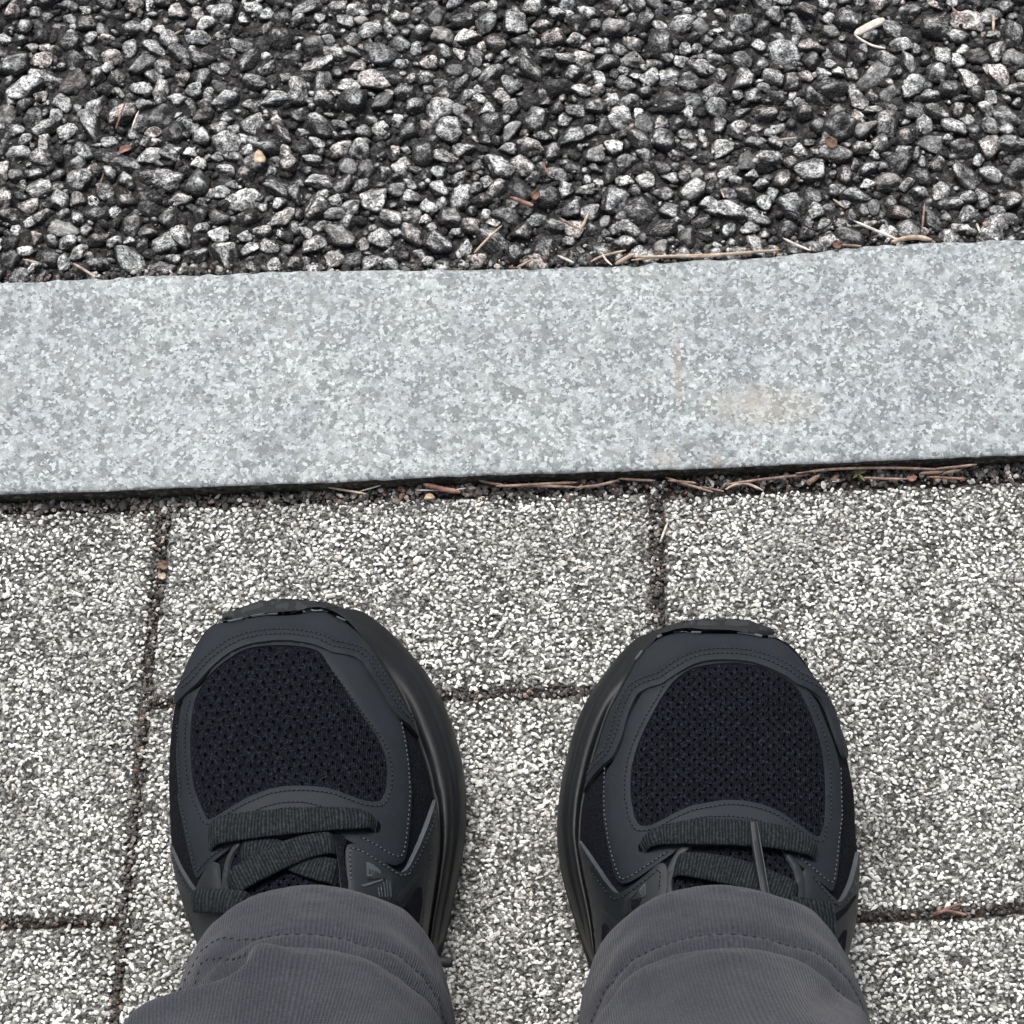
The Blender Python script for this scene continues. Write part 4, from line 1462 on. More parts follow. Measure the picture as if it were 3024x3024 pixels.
panel(o, 'toe_cap', B, cap_poly, [M['leather'], M['leather_dark_edge']], cap_lift(cap_in), 0.0020, grid_step=10)
for of_ in (-15, -31):
    stitches('R', B, cap_in[1:-2], cap_lift(cap_in, .0031, .0012), 'thread', off=of_, w=2.4)
stitches('R', B, c3([(720, 520), (665, 620), (612, 710), (562, 810), (522, 910), (497, 1010), (488, 1110), (490, 1200)]) + c4([(497, 55), (512, 140), (550, 205), (610, 212), (690, 186), (770, 140), (860, 100), (960, 80), (1050, 66), (1150, 70), (1250, 92), (1345, 132), (1440, 200), (1530, 262), (1585, 270), (1602, 200)]) + c3([(1625, 1300), (1630, 1180), (1626, 1050), (1614, 930), (1590, 820), (1555, 715), (1515, 625)]), 0.0021, 'thread')
stitches('R', B, c3([(380, 1010), (376, 1150), (382, 1300)]) + c4([(386, 150), (400, 250), (424, 350), (455, 440), (478, 482), (540, 460), (630, 400), (720, 340)]), 0.0021, 'thread_light')
stitches('R', B, c3([(1682, 1010), (1684, 1150), (1688, 1290)]) + c4([(1686, 150), (1672, 250), (1658, 380), (1638, 500), (1590, 480), (1510, 410), (1440, 350)]), 0.0021, 'thread_light')
for dy in (0, 28):
    stitches('R', B, c4([(790 + dy, 180 + dy * .4), (860, 152 + dy), (960, 136 + dy), (1080, 136 + dy), (1200, 152 + dy), (1320, 190 + dy), (1390 - dy, 215 + dy * .5)]), 0.0021, 'thread')
ton_poly = c4([(800, 312), (1000, 300), (1200, 305), (1355, 308), (1410, 400), (1440, 490), (1455, 640), (1460, 760), (1100, 700), (745, 720), (742, 600), (740, 510), (750, 430), (790, 360)])
holesT = lattice(1980, 2350, 2500, 2700, (29, 0), (14.5, 16), (2113, 2545))
panel(o, 'tongue', B, ton_poly, [M['airmesh']], 0.0013, 0.0012, holes=holesT, hole_shape=[(x * .95, y * .85) for x, y in hs_], grid_step=20, hole_margin=8, round_edge=0)
panel(o, 'throat_edge', B, c4([(800, 312), (862, 298), (800, 365), (768, 430), (752, 510), (758, 620), (720, 620), (722, 560), (735, 420)]), [M['leather_panel'], M['leather_edge']], 0.0030, 0.0025, grid_step=10)
panel(o, 'throat_edge', B, c4([(1350, 308), (1385, 330), (1440, 400), (1475, 480), (1480, 650), (1448, 650), (1442, 540), (1425, 440)]), [M['leather_panel'], M['leather_edge']], 0.0030, 0.0025, grid_step=10)
sp_l = c4([(722, 420), (730, 470), (726, 560), (720, 640), (600, 740), (480, 880), (400, 1000), (345, 980), (300, 800), (262, 600), (232, 430), (215, 290), (222, 258), (258, 300), (330, 405), (400, 505), (450, 556), (500, 553), (600, 480), (675, 412), (705, 402)])
panel(o, 'side_panel', B, sp_l, [M['leather_panel'], M['leather_edge']], 0.0032, 0.0026, grid_step=12)
stitches('R', B, c4([(690, 560), (690, 450), (620, 500), (520, 575), (460, 600), (400, 570)]), 0.0033, 'thread')
stitches('R', B, c4([(300, 420), (350, 480), (410, 560)]), 0.0033, 'thread')
panel(o, 'printed_patch', B, c4([(588, 555), (620, 515), (624, 590), (600, 600)]), [M['patch']], 0.0035, 0.0003, grid_step=10, spline=False, round_edge=0)
panel(o, 'print_stripe', B, c4([(597, 560), (603, 553), (605, 590), (599, 592)]), [M['print_dark']], 0.0037, 0.0002, grid_step=0, spline=False, round_edge=0)
panel(o, 'print_stripe', B, c4([(609, 545), (614, 538), (617, 588), (611, 590)]), [M['print_dark']], 0.0037, 0.0002, grid_step=0, spline=False, round_edge=0)
for (pl, mt) in (([(505, 700), (508, 600), (560, 560), (575, 570), (530, 615), (530, 690)], 'print_dark'), ([(380, 640), (480, 740), (470, 765), (368, 650)], 'print_dark'), ([(375, 740), (395, 730), (440, 800), (400, 880), (372, 880)], 'textile'), ([(545, 610), (600, 600), (590, 640), (550, 670)], 'textile')):
    panel(o, 'emblem', B, c4(pl), [M[mt]], 0.0035, 0.0003, grid_step=12, spline=False, round_edge=0)
sp_rt = c4([(1478, 445), (1486, 434), (1512, 440), (1570, 520), (1640, 595), (1665, 612), (1700, 580), (1740, 500), (1770, 400), (1790, 320), (1796, 420), (1790, 560), (1778, 700), (1755, 820), (1715, 970), (1680, 960), (1620, 880), (1550, 780), (1490, 700), (1478, 600)])
panel(o, 'side_panel', B, sp_rt, [M['leather_panel'], M['leather_edge']], 0.0030, 0.0026, grid_step=12)
stitches('R', B, c4([(1515, 470), (1570, 550), (1640, 630), (1680, 630), (1730, 560)]), 0.0031, 'thread')
for pl in ([(1605, 700), (1690, 640), (1760, 560), (1765, 575), (1700, 665), (1620, 740)], [(1620, 880), (1690, 760), (1705, 770), (1635, 900)], [(1660, 920), (1695, 770), (1706, 760), (1700, 850), (1685, 950)]):
    panel(o, 'emblem', B, c4(pl), [M['textile']], 0.0032, 0.0003, grid_step=12, spline=False, round_edge=0)
band(o, 'lace', B, c4([(588, 318), (625, 290), (700, 262), (820, 248), (960, 245), (1100, 250), (1250, 262), (1380, 285), (1480, 315), (1552, 355)]), [36, 56, 72, 84, 86, 84, 82, 78, 70, 46], 0.0046, M['lace'], 0.0018)
band(o, 'lace', B, c4([(760, 420), (860, 428), (980, 448), (1100, 475), (1220, 510), (1340, 560), (1440, 610)]), [66, 80, 86, 84, 80, 84], 0.0044, M['lace'], 0.0016)
band(o, 'lace', B, c4([(1380, 690), (1460, 705), (1540, 710), (1596, 712)]), [84, 92, 92, 92], 0.0052, M['lace'], 0.0016, end_dip=False)
band(o, 'lace_tip', B, c4([(1190, 228), (1205, 330), (1222, 450), (1240, 580), (1250, 640)]), [24, 27, 27, 27, 27], 0.0100, M['plastic'], 0.0016, lifts=[0.0085, 0.0075, 0.008, 0.0085, 0.0085])
for dx in (-17, 17):
    band(o, 'lace_tip_edge', B, c4([(1190 + dx, 228), (1205 + dx, 330), (1222 + dx, 450), (1240 + dx, 580), (1250 + dx, 640)]), 3.2, 0.01, M['thread_light'], 0.0010, lifts=[0.0090, 0.0080, 0.0085, 0.009, 0.009])
panel(o, 'eyelet', B, c4([(568, 300), (585, 280), (605, 290), (590, 312), (590, 330), (575, 332)]), [M['void'], M['leather_edge']], 0.0023, 0.0003, grid_step=0, round_edge=0)
for pl in ([(750, 230), (800, 226), (860, 236), (910, 238), (910, 244), (850, 243), (800, 233), (752, 236)], [(1110, 236), (1200, 246), (1260, 262), (1255, 268), (1195, 253), (1110, 241)], [(1290, 262), (1335, 264), (1333, 270), (1290, 268)], [(660, 262), (685, 252), (688, 258), (665, 272)], [(540, 388), (580, 340), (585, 345), (546, 395)]):
    panel(o, 'glue_line', B, c3(pl), [M['glue']], 0.0014, 0.0006, grid_step=0, step=5, round_edge=0, spline=False)
for pl in ([(850, 1375), (985, 1325), (965, 1378), (870, 1388)], [(1002, 1328), (1190, 1362), (1150, 1388), (985, 1388)], [(1235, 1325), (1395, 1350), (1440, 1380), (1390, 1390), (1200, 1388)], [(1480, 1385), (1580, 1395), (1625, 1430), (1560, 1430), (1490, 1415)], [(1045, 1316), (1200, 1312), (1190, 1352)], [(1260, 1316), (1390, 1322), (1470, 1350), (1440, 1362)], [(740, 1400), (840, 1355), (900, 1335), (840, 1375)]):
    panel(o, 'tread_block', RS.sole_bvh, cU(pl), [M['rubber']], 0.0009, 0.0008, grid_step=8, step=4, spline=False)
panel(o, 'toe_bumper', RS.sole_bvh, cU([(640, 1440), (760, 1380), (880, 1330), (1000, 1305), (1150, 1300), (1300, 1308), (1440, 1335), (1560, 1380), (1640, 1440), (1560, 1445), (1400, 1432), (1200, 1412), (1000, 1415), (860, 1402), (760, 1422)]), [M['rubber_groove'], M['leather_dark_edge']], 0.0006, 0.0006, grid_step=8, step=5)
flush_stitches('R', o)

# ================= TROUSERS =================
def make_leg(cx0, a_sc, knee_dx, hip_dx, lefty):
    # F front point, Mi middle (widest), Bk back: (y, z); half width a; centre shift
    R_ = [
        ((-.1830, .0955), (-.228, .066), (-.318, .045), .0520, 0.0),
        ((-.1855, .1010), (-.230, .071), (-.320, .052), .0526, 0.0),
        ((-.1930, .1100), (-.236, .080), (-.322, .062), .0530, 0.0),
        ((-.2020, .1190), (-.243, .090), (-.325, .075), .0532, 0.0),
        ((-.2105, .1255), (-.250, .098), (-.328, .085), .0524, 0.0),
        ((-.2165, .1320), (-.256, .105), (-.331, .095), .0538, 0.0),
        ((-.2270, .1440), (-.266, .118), (-.336, .110), .0545, .02),
        ((-.2440, .1700), (-.284, .147), (-.345, .140), .0560, .07),
        ((-.2740, .2300), (-.318, .212), (-.370, .200), .0570, .20),
        ((-.3130, .3400), (-.362, .325), (-.425, .315), .0620, .55),
        ((-.3400, .4350), (-.395, .405), (-.470, .380), .0670, .85),
        ((-.3700, .5050), (-.430, .455), (-.500, .395), .0700, 1.0),
        ((-.4500, .5450), (-.475, .470), (-.520, .395), .0730, 1.0),
        ((-.5800, .5600), (-.585, .477), (-.590, .392), .0800, .9),
        ((-.7300, .5700), (-.730, .480), (-.730, .388), .0880, .7),
        ((-.8300, .5650), (-.830, .480), (-.830, .395), .0880, .6),
        ((-.8700, .5300), (-.870, .480), (-.870, .430), .0600, .6),
        ((-.8800, .4850), (-.880, .480), (-.880, .475), .0050, .6),
    ]
    P = np.array([list(f) + list(m) + list(b) + [a_ * a_sc, s_] for f, m, b, a_, s_ in R_])
    nk = len(P)
    ts = np.concatenate([np.arange(0, 8, 0.05), np.arange(8, nk - 1 + 1e-6, 0.14)])
    dense = []
    for t in ts:
        i = min(int(t), nk - 2)
        u = t - i
        p0, p1, p2, p3 = P[max(i - 1, 0)], P[i], P[i + 1], P[min(i + 2, nk - 1)]
        m1, m2 = .5 * (p2 - p0), .5 * (p3 - p1)
        u2, u3 = u * u, u ** 3
        dense.append((2 * u3 - 3 * u2 + 1) * p1 + (u3 - 2 * u2 + u) * m1 + (-2 * u3 + 3 * u2) * p2 + (u3 - u2) * m2)
    dense = np.array(dense)
    nc = 220
    th = np.linspace(-math.pi, math.pi, nc, endpoint=False)   # 0 = front, seam at the back
    cs, sn = np.cos(th), np.sin(th)
    e = 0.86
    cs_ = np.sign(cs) * np.abs(cs) ** e
    sn_ = np.sign(sn) * np.abs(sn) ** e
    rowsV, uvs = [], []
    for t, q in zip(ts, dense):
        F_, Mi, Bk, a_, sh = q[0:2], q[2:4], q[4:6], q[6], q[7]
        cx_ = cx0 + knee_dx * min(sh, 1.0) if t < 12 else cx0 + knee_dx + (hip_dx - knee_dx) * min((t - 12) / 3.0, 1)
        yz = np.where(cs_[:, None] > 0, Mi + cs_[:, None] * (F_ - Mi), Mi + cs_[:, None] * (Mi - Bk))
        x = cx_ + a_ * sn_
        rowsV.append(np.stack([x, yz[:, 0], yz[:, 1]], 1))
        uvs.append(np.stack([th / (2 * math.pi) + 0.5, np.full(nc, t / 14.0)], 1))
    V = np.array(rowsV)                # rows, cols, 3
    # outward directions
    C = V.mean(1, keepdims=True)
    D = V - C
    D /= np.linalg.norm(D, axis=2)[..., None] + 1e-9
    TT, TH = np.meshgrid(ts, np.where(th > math.pi, th - 2 * math.pi, th), indexing='ij')
    disp = 0.0011 * vnoise(TH * 3 + 20, TT * 1.3, 2) * 2 + 0.0006 * vnoise(TH * 9 + 50, TT * 3, 3)
    # seam roll: hem allowance stands a little proud, crease under it
    disp += 0.0014 * np.exp(-((TT - 2.2) / 1.3) ** 2)
    disp -= 0.0008 * np.exp(-((TT - 3.50) / 0.14) ** 2)
    disp -= 0.0016 * np.exp(-((TT - 4.25) / 0.22) ** 2)
    disp += 0.0016 * np.exp(-((TT - 5.2) / 0.6) ** 2)
    if lefty:
        # soft hollow on the outer side above the seam and a heavy fold hanging over it
        # a ledge-like hollow on the outer side, under a rounded lip of slack cloth
        lowt = np.where(TT < 5.3, (TT - 5.3) / 1.15, (TT - 5.3) / 0.26)
        lipc = 0.9 * np.clip(TH + 0.72, -0.6, 0.5)
        disp -= 0.0180 * np.exp(-(np.abs(TH + 0.74) / 0.36) ** 4 - lowt ** 2)
        disp += 0.0040 * np.exp(-((TH + 0.80) / 0.50) ** 2 - ((TT - 6.0 + lipc) / 0.36) ** 2)
        disp += 0.0040 * np.exp(-((TH + 0.24) / 0.14) ** 2 - ((TT - 5.0) / 0.8) ** 2)
        disp -= 0.0085 * np.exp(-((TH - 0.05) / 0.50) ** 2 - ((TT - 7.0) / 0.6) ** 2)
        disp -= 0.0030 * np.exp(-((TH + 1.05 + 0.1 * (TT - 4)) / 0.07) ** 2 - ((TT - 4.2) / 0.9) ** 2)
        w_ = np.clip((TT - 5.65) / 0.45, 0, 1)
        w_ = w_ * w_ * (3 - 2 * w_) * np.exp(-((TH + 1.20) / 0.50) ** 2) * np.clip((10.5 - TT) / 3, 0, 1)
        V[..., 0] -= 0.0085 * w_
        V[..., 1] += 0.0085 * w_
    else:
        disp -= 0.0020 * np.exp(-((TH + 0.55 - (TT - 6) * 0.25) / 0.18) ** 2 - ((TT - 6.2) / 1.2) ** 2)
        disp += 0.0025 * np.exp(-((TH + 0.15) / 0.5) ** 2 - ((TT - 6.2) / 1.0) ** 2)
        disp -= 0.0022 * np.exp(-((TH - 0.75 + (TT - 5) * 0.2) / 0.15) ** 2 - ((TT - 5.5) / 1.2) ** 2)
    V = V + D * disp[..., None]
    nr_ = len(ts)
    flat = V.reshape(-1, 3)
    F = grid_faces(nr_, nc, True)
    # hem turned inside
    inn = (V[0] - D[0] * 0.0022)
    inn2 = V[10] - D[10] * 0.0030
    flat2 = np.concatenate([inn2, inn, flat])
    uv = np.concatenate([uvs[10], uvs[0]] + uvs)
    F2 = grid_faces(nr_ + 2, nc, True)
    leg = pmesh('trouser_leg', flat2, F2, M['jersey'], person, True, uv=uv)
    # double row of hem stitching
    Vs_, Fs_ = [], []
    N3 = D
    for tt in (3.45, 4.20):
        # follow the wandering crease on the second row
        for k in range(0, nc, 2):
            if abs(th[k]) > 2.1:
                continue
            dip = 0.95 * math.exp(-((th[k] + 0.80) / 0.38) ** 2) if lefty else 0.0
            tcol = tt - dip * (1.0 if tt > 4 else 0.8) + rnd.uniform(-.03, .03) + (0.12 * math.cos(1.5 * (th[k] if th[k] < math.pi else th[k] - 2 * math.pi)) if tt > 3 else 0)
            i0 = int(np.argmin(np.abs(ts - tcol)))
            a3, b3 = Vector(V[i0, k]), Vector(V[i0, (k + 1) % nc])
            nn = Vector(D[i0, k])
            a3, b3 = a3 + nn * 0.0003, b3 + nn * 0.0003
            d_ = (b3 - a3)
            if d_.length < 1e-6:
                continue
            d_.normalize()
            sd = nn.cross(d_).normalized()
            b0 = len(Vs_)
            for kk, sc_ in ((0, .4), (.3, 1), (.7, 1), (1, .4)):
                c_ = a3.lerp(b3, kk)
                for al in range(5):
                    q = al * 2 * math.pi / 5
                    Vs_.append(tuple(c_ + sd * math.cos(q) * 0.00028 * sc_ + nn * math.sin(q) * 0.00022 * sc_))
            for kk in range(3):
                for al in range(5):
                    Fs_.append((b0 + kk * 5 + al, b0 + kk * 5 + (al + 1) % 5, b0 + kk * 5 + 5 + (al + 1) % 5, b0 + kk * 5 + 5 + al))
    pmesh('hem_stitching', Vs_, Fs_, M['jersey_thread'], leg, True, kind='stuff')
    return leg


make_leg(gp(936, 2830, 0.08).x, 0.885, -0.045, -0.02, True)
make_leg(gp(2122, 2830, 0.08).x, 0.90, 0.045, 0.02, False)

# ------------------------------------------------------------------ pine needles, husks, leaf bits
def needle(pts, label, mat, r=0.0005, z=0.0045, flat=1.0, group='pine needles scattered on the ground', zs=None, name='pine_needle', cat='pine needle'):
    P = catmull(pts, 14)
    n_ = len(P)
    C = []
    ph = rnd.uniform(0, 6)
    for i, p in enumerate(P):
        t = i / max(n_ - 1, 1)
        zz = (z if zs is None else np.interp(t, np.linspace(0, 1, len(zs)), zs)) + 0.0004 * math.sin(ph + t * 4)
        C.append(np.array(gp(p[0], p[1], zz)))
    C = np.array(C)
    org = C.mean(0)
    T = np.gradient(C, axis=0)
    T /= np.linalg.norm(T, axis=1)[:, None]
    S_ = np.cross(T, (0, 0, 1.0))
    S_ /= np.linalg.norm(S_, axis=1)[:, None]
    Up = np.cross(S_, T)
    V = []
    m = 6
    for i in range(n_):
        t = i / max(n_ - 1, 1)
        rr = r * (0.35 + 0.65 * min(1, 6 * min(t + 0.02, 1.02 - t)))
        for k in range(m):
            q = 2 * math.pi * k / m
            V.append(C[i] + S_[i] * math.cos(q) * rr * flat + Up[i] * math.sin(q) * rr)
    F = [tuple(f) for f in grid_faces(n_, m, True)]
    F += [tuple(range(m)), tuple(range((n_ - 1) * m, n_ * m))[::-1]]
    ob = link(name, mesh_np(name, np.array(V) - org, F, mat, True))
    ob.location = org
    return tag(ob, label, cat, group)


k1 = lambda p: Z(2000, 1300, 1.887, p)
k2 = lambda p: Z(900, 1350, 2.415, p)
k3 = lambda p: Z(1700, 1350, 2.76, p)
u1 = lambda p: Z(1300, 400, 1.932, p)
v1_ = lambda p: Z(2300, 300, 2.6685, p)
w1_ = lambda p: Z(2300, 0, 2.6685, p)
x1_ = lambda p: Z(0, 0, 2.415, p)
y1_ = lambda p: Z(0, 600, 1.932, p)
z1_ = lambda p: Z(2400, 2450, 3.096, p)
N_, T_, P_, RD = M['needle'], M['needle_tan'], M['needle_pale'], M['needle_red']
LOW = 0.0032
needle(k1([(660, 185), (850, 162), (1050, 155), (1250, 155), (1490, 165)]), 'longest brown pine needle in the gutter under the kerb, beside a green sprout', N_, 0.00065, 0.004)
needle(k1([(280, 245), (500, 215), (740, 190)]), 'bent brown pine needle under the kerb, left of the green sprout', N_, 0.0006, LOW)
needle(k3([(730, 165), (900, 220), (1120, 285)]), 'brown pine needle slanting from the kerb towards the joint above the right shoe', N_, 0.0006, LOW)
needle(k1([(140, 260), (260, 285)]), 'short brown pine needle lying just right of the slanting one near the kerb joint', N_, 0.0005, LOW)
needle(k1([(270, 275), (310, 252), (375, 240), (430, 258), (480, 280)]), 'forked tan pine needle bent like a roof at the edge of the right paver', T_, 0.0006, LOW)
needle(k1([(722, 240), (795, 195)]), 'short stubby brown pine needle below the left end of the longest one', N_, 0.0011, LOW)
needle(k1([(1440, 160), (1560, 148), (1670, 135)]), 'brown pine needle against the kerb face near the right edge of the photo', N_, 0.0006, 0.0045)
needle(k1([(1350, 187), (1480, 175)]), 'short brown pine needle under the right end of the longest one', N_, 0.0008, LOW)
needle(k1([(1040, 208), (1110, 213), (1280, 217)]), 'grey brown pine needle lying to the right of the green sprout', N_, 0.0006, LOW)
needle(k1([(1400, 205), (1600, 215)]), 'reddish pine needle along the paver edge at the far right of the gutter', RD, 0.0006, LOW)
needle(k1([(1480, 187), (1585, 162)]), 'small tilted brown pine needle at the right end of the gutter litter', N_, 0.0008, LOW)
needle(k2([(165, 215), (300, 238), (440, 262)]), 'pale brown pine needle in the gutter nearest above the left shoe', T_, 0.0005, LOW)
needle(k2([(390, 245), (545, 200)]), 'thin pale pine needle crossing the right end of another above the left shoe', P_, 0.0003, LOW)
needle(k2([(845, 192), (960, 222), (1110, 250)]), 'thick reddish brown pine needle in the gutter between the two shoes', RD, 0.0012, LOW)
needle(k2([(790, 235), (950, 237), (1060, 235), (1150, 220)]), 'fine pale pine needle passing under the thick reddish one', P_, 0.0003, 0.0024)
needle(k2([(1240, 165), (1330, 185), (1420, 198)]), 'short dark brown pine needle leaning on the kerb left of the parallel ones', N_, 0.0006, LOW)
needle(k2([(1360, 207), (1500, 203), (1700, 192), (1940, 180)]), 'upper of two long parallel pine needles in the gutter left of the right joint', N_, 0.0007, LOW)
needle(k2([(1450, 202), (1700, 206), (1940, 214)]), 'lower of two long parallel pine needles in the gutter left of the right joint', N_, 0.0006, 0.0025)
needle(k3([(0, 248), (150, 235), (260, 212), (350, 188)]), 'brown pine needle rising to the kerb just left of the right joint', N_, 0.0007, LOW)
needle(k3([(350, 175), (500, 185), (650, 190)]), 'straight brown pine needle over the top end of the right joint', N_, 0.0006, LOW)
needle(k3([(750, 190), (980, 210)]), 'short brown pine needle beside the kerb right of the right joint', N_, 0.0006, LOW)
needle(k3([(690, 690), (720, 610), (755, 520)]), 'whitish pine needle lying in the right joint above the right shoe', P_, 0.0005, 0.001)
AZ = 0.0088
needle(u1([(1090, 712), (1270, 692), (1600, 680), (1940, 652)]), 'longest tan pine needle lying along the back edge of the kerb', T_, 0.0008, AZ)
needle(u1([(1110, 694), (1300, 690), (1500, 690), (1640, 682)]), 'tan pine needle bundled under the longest one behind the kerb', T_, 0.0007, AZ)
needle(u1([(1000, 735), (1060, 700), (1110, 675)]), 'thick tan pine needle at the left end of the bundle behind the kerb', T_, 0.0010, AZ)
needle(u1([(920, 665), (945, 710), (980, 740)]), 'pale pine needle dipping onto the kerb left of the tan bundle', P_, 0.0005, AZ)
needle(u1([(860, 720), (920, 690), (1060, 655)]), 'curved tan pine needle crossing the pale one behind the kerb', T_, 0.0006, AZ)
needle(u1([(195, 670), (270, 590), (350, 515)]), 'diagonal tan pine needle over dark stones above the middle of the kerb', T_, 0.0006, AZ + 0.002)
needle(u1([(400, 352), (460, 375), (530, 400)]), 'red brown double pine needle between stones beside a small brown husk', RD, 0.0011, AZ + 0.001)
needle(u1([(850, 435), (825, 490), (800, 540)]), 'steep tan pine needle forming a V with a darker one on the asphalt', T_, 0.0007, AZ + 0.002)
needle(u1([(680, 470), (730, 500), (790, 532)]), 'left darker pine needle of the V-shaped pair on the asphalt', N_, 0.0006, AZ + 0.001)
needle(u1([(670, 685), (760, 725)]), 'short pale pine needle on the dirt behind the kerb, above the gap between the shoes', P_, 0.0006, AZ)
needle(u1([(435, 755), (530, 705)]), 'tan pine needle end touching the back of the kerb left of centre', T_, 0.0006, AZ)
needle(u1([(590, 140), (600, 190), (630, 225)]), 'thin dark red pine needle hooked below a pinkish stone', RD, 0.0004, AZ)
needle(u1([(1600, 305), (1620, 355)]), 'tiny upright tan pine needle between dark stones, right of centre', T_, 0.0005, AZ)
needle(v1_([(590, 940), (750, 1010), (930, 1085)]), 'pale straight pine needle pointing down at the kerb on the right', P_, 0.0007, AZ + 0.001)
needle(v1_([(885, 1107), (1000, 1077), (1100, 1070), (1205, 1090)]), 'thick tan bent pine needle on the back edge of the kerb at the right', T_, 0.0012, AZ)
needle(v1_([(440, 1132), (550, 1132), (650, 1140)]), 'thin pinkish pine needle flat on the back edge of the kerb', N_, 0.0006, AZ)
needle(v1_([(30, 1075), (130, 1125), (240, 1170)]), 'pale pine needle slanting down over the right end of the tan bundle', P_, 0.0006, AZ)
needle(v1_([(-10, 305), (140, 285)]), 'short light tan pine needle alone on the asphalt at the right', T_, 0.0007, AZ + 0.002)
needle(v1_([(1150, 800), (1140, 900), (1130, 1000)]), 'thin brown pine needle hanging down beside a large dark stone near the right edge', N_, 0.0005, AZ)
needle(v1_([(1560, 960), (1580, 1020)]), 'tiny pale pine needle at the foot of the asphalt near the right edge', P_, 0.0006, AZ)
needle(v1_([(430, 770), (510, 830)]), 'short tan pine needle beside the dark loop of fibre', T_, 0.0006, AZ + 0.002)
needle(w1_([(590, 270), (650, 315), (740, 360), (840, 382)]), 'white curved pine needle below the pale leaf blade in the upper right', P_, 0.0006, AZ + 0.003)
needle(w1_([(1360, 50), (1410, 110), (1480, 160)]), 'grey brown pine needle near the top right corner', N_, 0.0006, AZ + 0.002)
needle(w1_([(1660, 115), (1690, 130), (1690, 240)]), 'hooked tan pine needle hanging over a long stone, top right', T_, 0.0007, AZ + 0.003)
needle(x1_([(895, 725), (860, 820), (825, 920)]), 'thin pinkish pine needle standing among stones at the upper left', RD, 0.0005, AZ + 0.002)
needle(x1_([(990, 790), (965, 850), (940, 920)]), 'grey pine needle parallel to the pinkish one at the upper left', P_, 0.0005, AZ + 0.002)
needle(x1_([(1230, 252), (1300, 215)]), 'short tan pine needle at the top left between light stones', T_, 0.0006, AZ + 0.002)
needle(x1_([(740, 1235), (715, 1310)]), 'tiny pink pine needle on a stone below the left seed-free patch', RD, 0.0004, AZ + 0.002)
needle(y1_([(130, 320), (215, 340)]), 'tan pine needle stub near the left edge above the kerb', T_, 0.0006, AZ)
needle(y1_([(420, 345), (480, 380), (540, 420)]), 'pale brown pine needle crossing onto the kerb at the left', T_, 0.0006, AZ)
needle(z1_([(1100, 772), (1240, 720), (1380, 670)]), 'upper reddish pine needle of the crossed pair in the joint right of the right shoe', RD, 0.0005, 0.002)
needle(z1_([(1090, 785), (1210, 742), (1300, 755), (1410, 780)]), 'lower bent pine needle of the crossed pair in the joint right of the right shoe', RD, 0.0006, 0.0016)
needle(v1_([(0, 845), (90, 862), (150, 890), (180, 950), (240, 1000), (320, 1010), (400, 970), (425, 900)]), 'thin black curled fibre loop between stones at the right', M['wire'], 0.00045, AZ, group=None, name='fibre', cat='fibre')
needle(w1_([(600, 270), (700, 215), (830, 150)]), 'broad pale dry leaf blade lying on stones in the upper right', M['needle_pale'], 0.0008, AZ + 0.003, flat=2.6, group=None, name='dry_leaf', cat='dry leaf')


def scrap(name, px, py, w, h, ang, z, mat, label, cat, curl=0.4):
    nu, nv = 8, 10
    V = []
    c = np.array(gp(px, py, z))
    for j in range(nv):
        t = j / (nv - 1) * 2 - 1
        hw = math.sqrt(max(0.0, 1 - t * t)) * (1 - 0.2 * t) + 0.05
        for i in range(nu):
            s_ = i / (nu - 1) * 2 - 1
            x, y = s_ * hw * w / 2, t * h / 2
            zz = curl * (s_ * s_ * hw * w * 0.35 - 0.15 * w) + 0.08 * w * math.sin(5 * t + 3 * s_)
            V.append((x * math.cos(ang) - y * math.sin(ang), x * math.sin(ang) + y * math.cos(ang), zz))
    V = np.array(V)
    V2 = V.copy()
    V2[:, 2] -= 0.0003
    F = [tuple(f) for f in grid_faces(nv, nu)]
    n0 = len(V)
    F2 = [tuple(n0 + i for i in f[::-1]) for f in F]
    ring = [i for i in range(nu)] + [j * nu + nu - 1 for j in range(1, nv)] + [(nv - 1) * nu + i for i in range(nu - 2, -1, -1)] + [j * nu for j in range(nv - 2, 0, -1)]
    Fr = [(ring[k], n0 + ring[k], n0 + ring[(k + 1) % len(ring)], ring[(k + 1) % len(ring)]) for k in range(len(ring))]
    o_ = link(name, mesh_np(name, np.concatenate([V, V2]), F + F2 + Fr, mat, True))
    o_.location = c
    return tag(o_, label, cat)


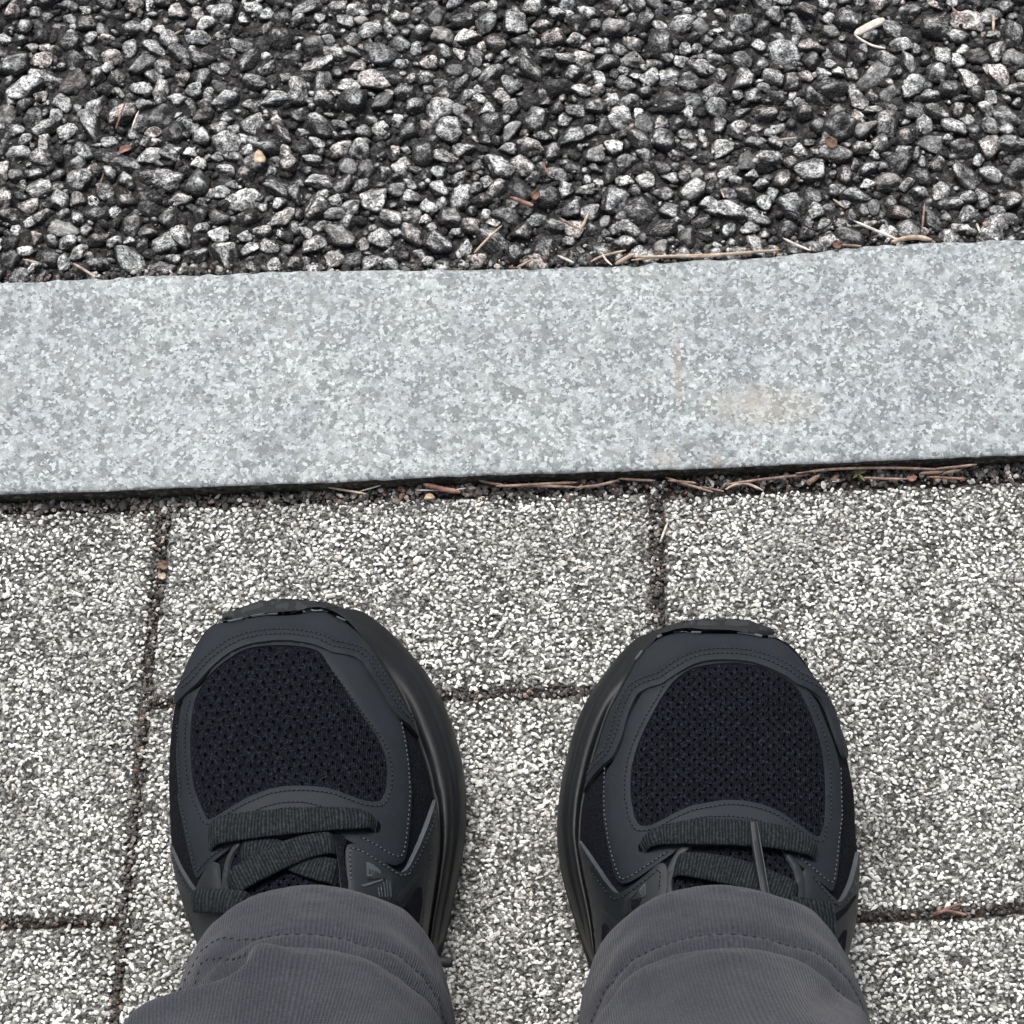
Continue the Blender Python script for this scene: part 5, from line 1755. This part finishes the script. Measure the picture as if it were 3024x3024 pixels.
scrap('seed_husk', 766, 463, 0.0048, 0.0068, 0.25, 0.0105, M['husk'], 'pale tan seed husk lying on the asphalt at the left', 'seed husk', -0.9)
scrap('leaf_fragment', 2452, 420, 0.0050, 0.0064, 0.4, 0.010, M['leaf'], 'red brown dead leaf scrap between stones at the right', 'leaf scrap', 0.9)
scrap('leaf_fragment', 1582, 575, 0.0038, 0.0048, -0.5, 0.010, M['leaf'], 'small brown husk-like leaf scrap beside the red brown needle', 'leaf scrap', 0.8)
scrap('leaf_fragment', 370, 440, 0.0030, 0.0062, -1.1, 0.010, M['needle_red'], 'pinkish brown leaf sliver on the asphalt at the upper left', 'leaf scrap', 0.8)
scrap('leaf_fragment', 480, 1668, 0.0034, 0.0050, 0.8, 0.0012, M['leaf'], 'curled brown leaf scrap in the left joint', 'leaf scrap', 0.8)
scrap('leaf_fragment', 478, 1700, 0.0032, 0.0030, 0.1, 0.0012, M['needle_tan'], 'pale pinkish leaf scrap just below the brown one in the left joint', 'leaf scrap', 0.8)
scrap('leaf_fragment', 2472, 722, 0.0040, 0.0040, 0.7, 0.0100, M['leaf'], 'brown leaf crumb above the black fibre loop', 'leaf scrap', 0.8)
scrap('leaf_fragment', 2692, 1411, 0.0040, 0.0028, 0.2, 0.0040, M['needle_red'], 'dull purple brown leaf scrap in the gutter right of the sprout', 'leaf scrap', 0.8)
scrap('leaf_fragment', 1268, 1466, 0.0042, 0.0026, 0.1, 0.0020, M['husk'], 'cream leaf scrap under the thick reddish needle', 'leaf scrap', -0.8)

# sprout
spr = bpy.data.objects.new('sprout', None)
COL.objects.link(spr)
spr.location = gp(2533, 1405, 0.0)
tag(spr, 'tiny yellow green sprout growing in the gutter under the kerb', 'sprout')
for k, (ang, ln, tl) in enumerate(((0.3, 0.0042, 0.5), (1.5, 0.0052, 0.9), (2.6, 0.0046, 0.6), (3.9, 0.0036, 0.4), (5.2, 0.0046, 0.5), (0.9, 0.0030, 1.1))):
    V, F = [], []
    for j in range(7):
        t = j / 6
        hw = 0.0006 * math.sin(math.pi * (0.08 + 0.9 * t))
        c_ = Vector((math.cos(ang) * ln * t * math.cos(tl * (1 - t)), math.sin(ang) * ln * t * math.cos(tl * (1 - t)), 0.0015 + ln * math.sin(tl) * t * (1.3 - 0.6 * t)))
        sd = Vector((-math.sin(ang), math.cos(ang), 0))
        V += [tuple(c_ - sd * hw + Vector((0, 0, .0003))), tuple(c_), tuple(c_ + sd * hw + Vector((0, 0, .0003)))]
    F = [tuple(f) for f in grid_faces(7, 3)]
    link('leaf', mesh_np('leaf', V, F, M['sprout'], True), spr)
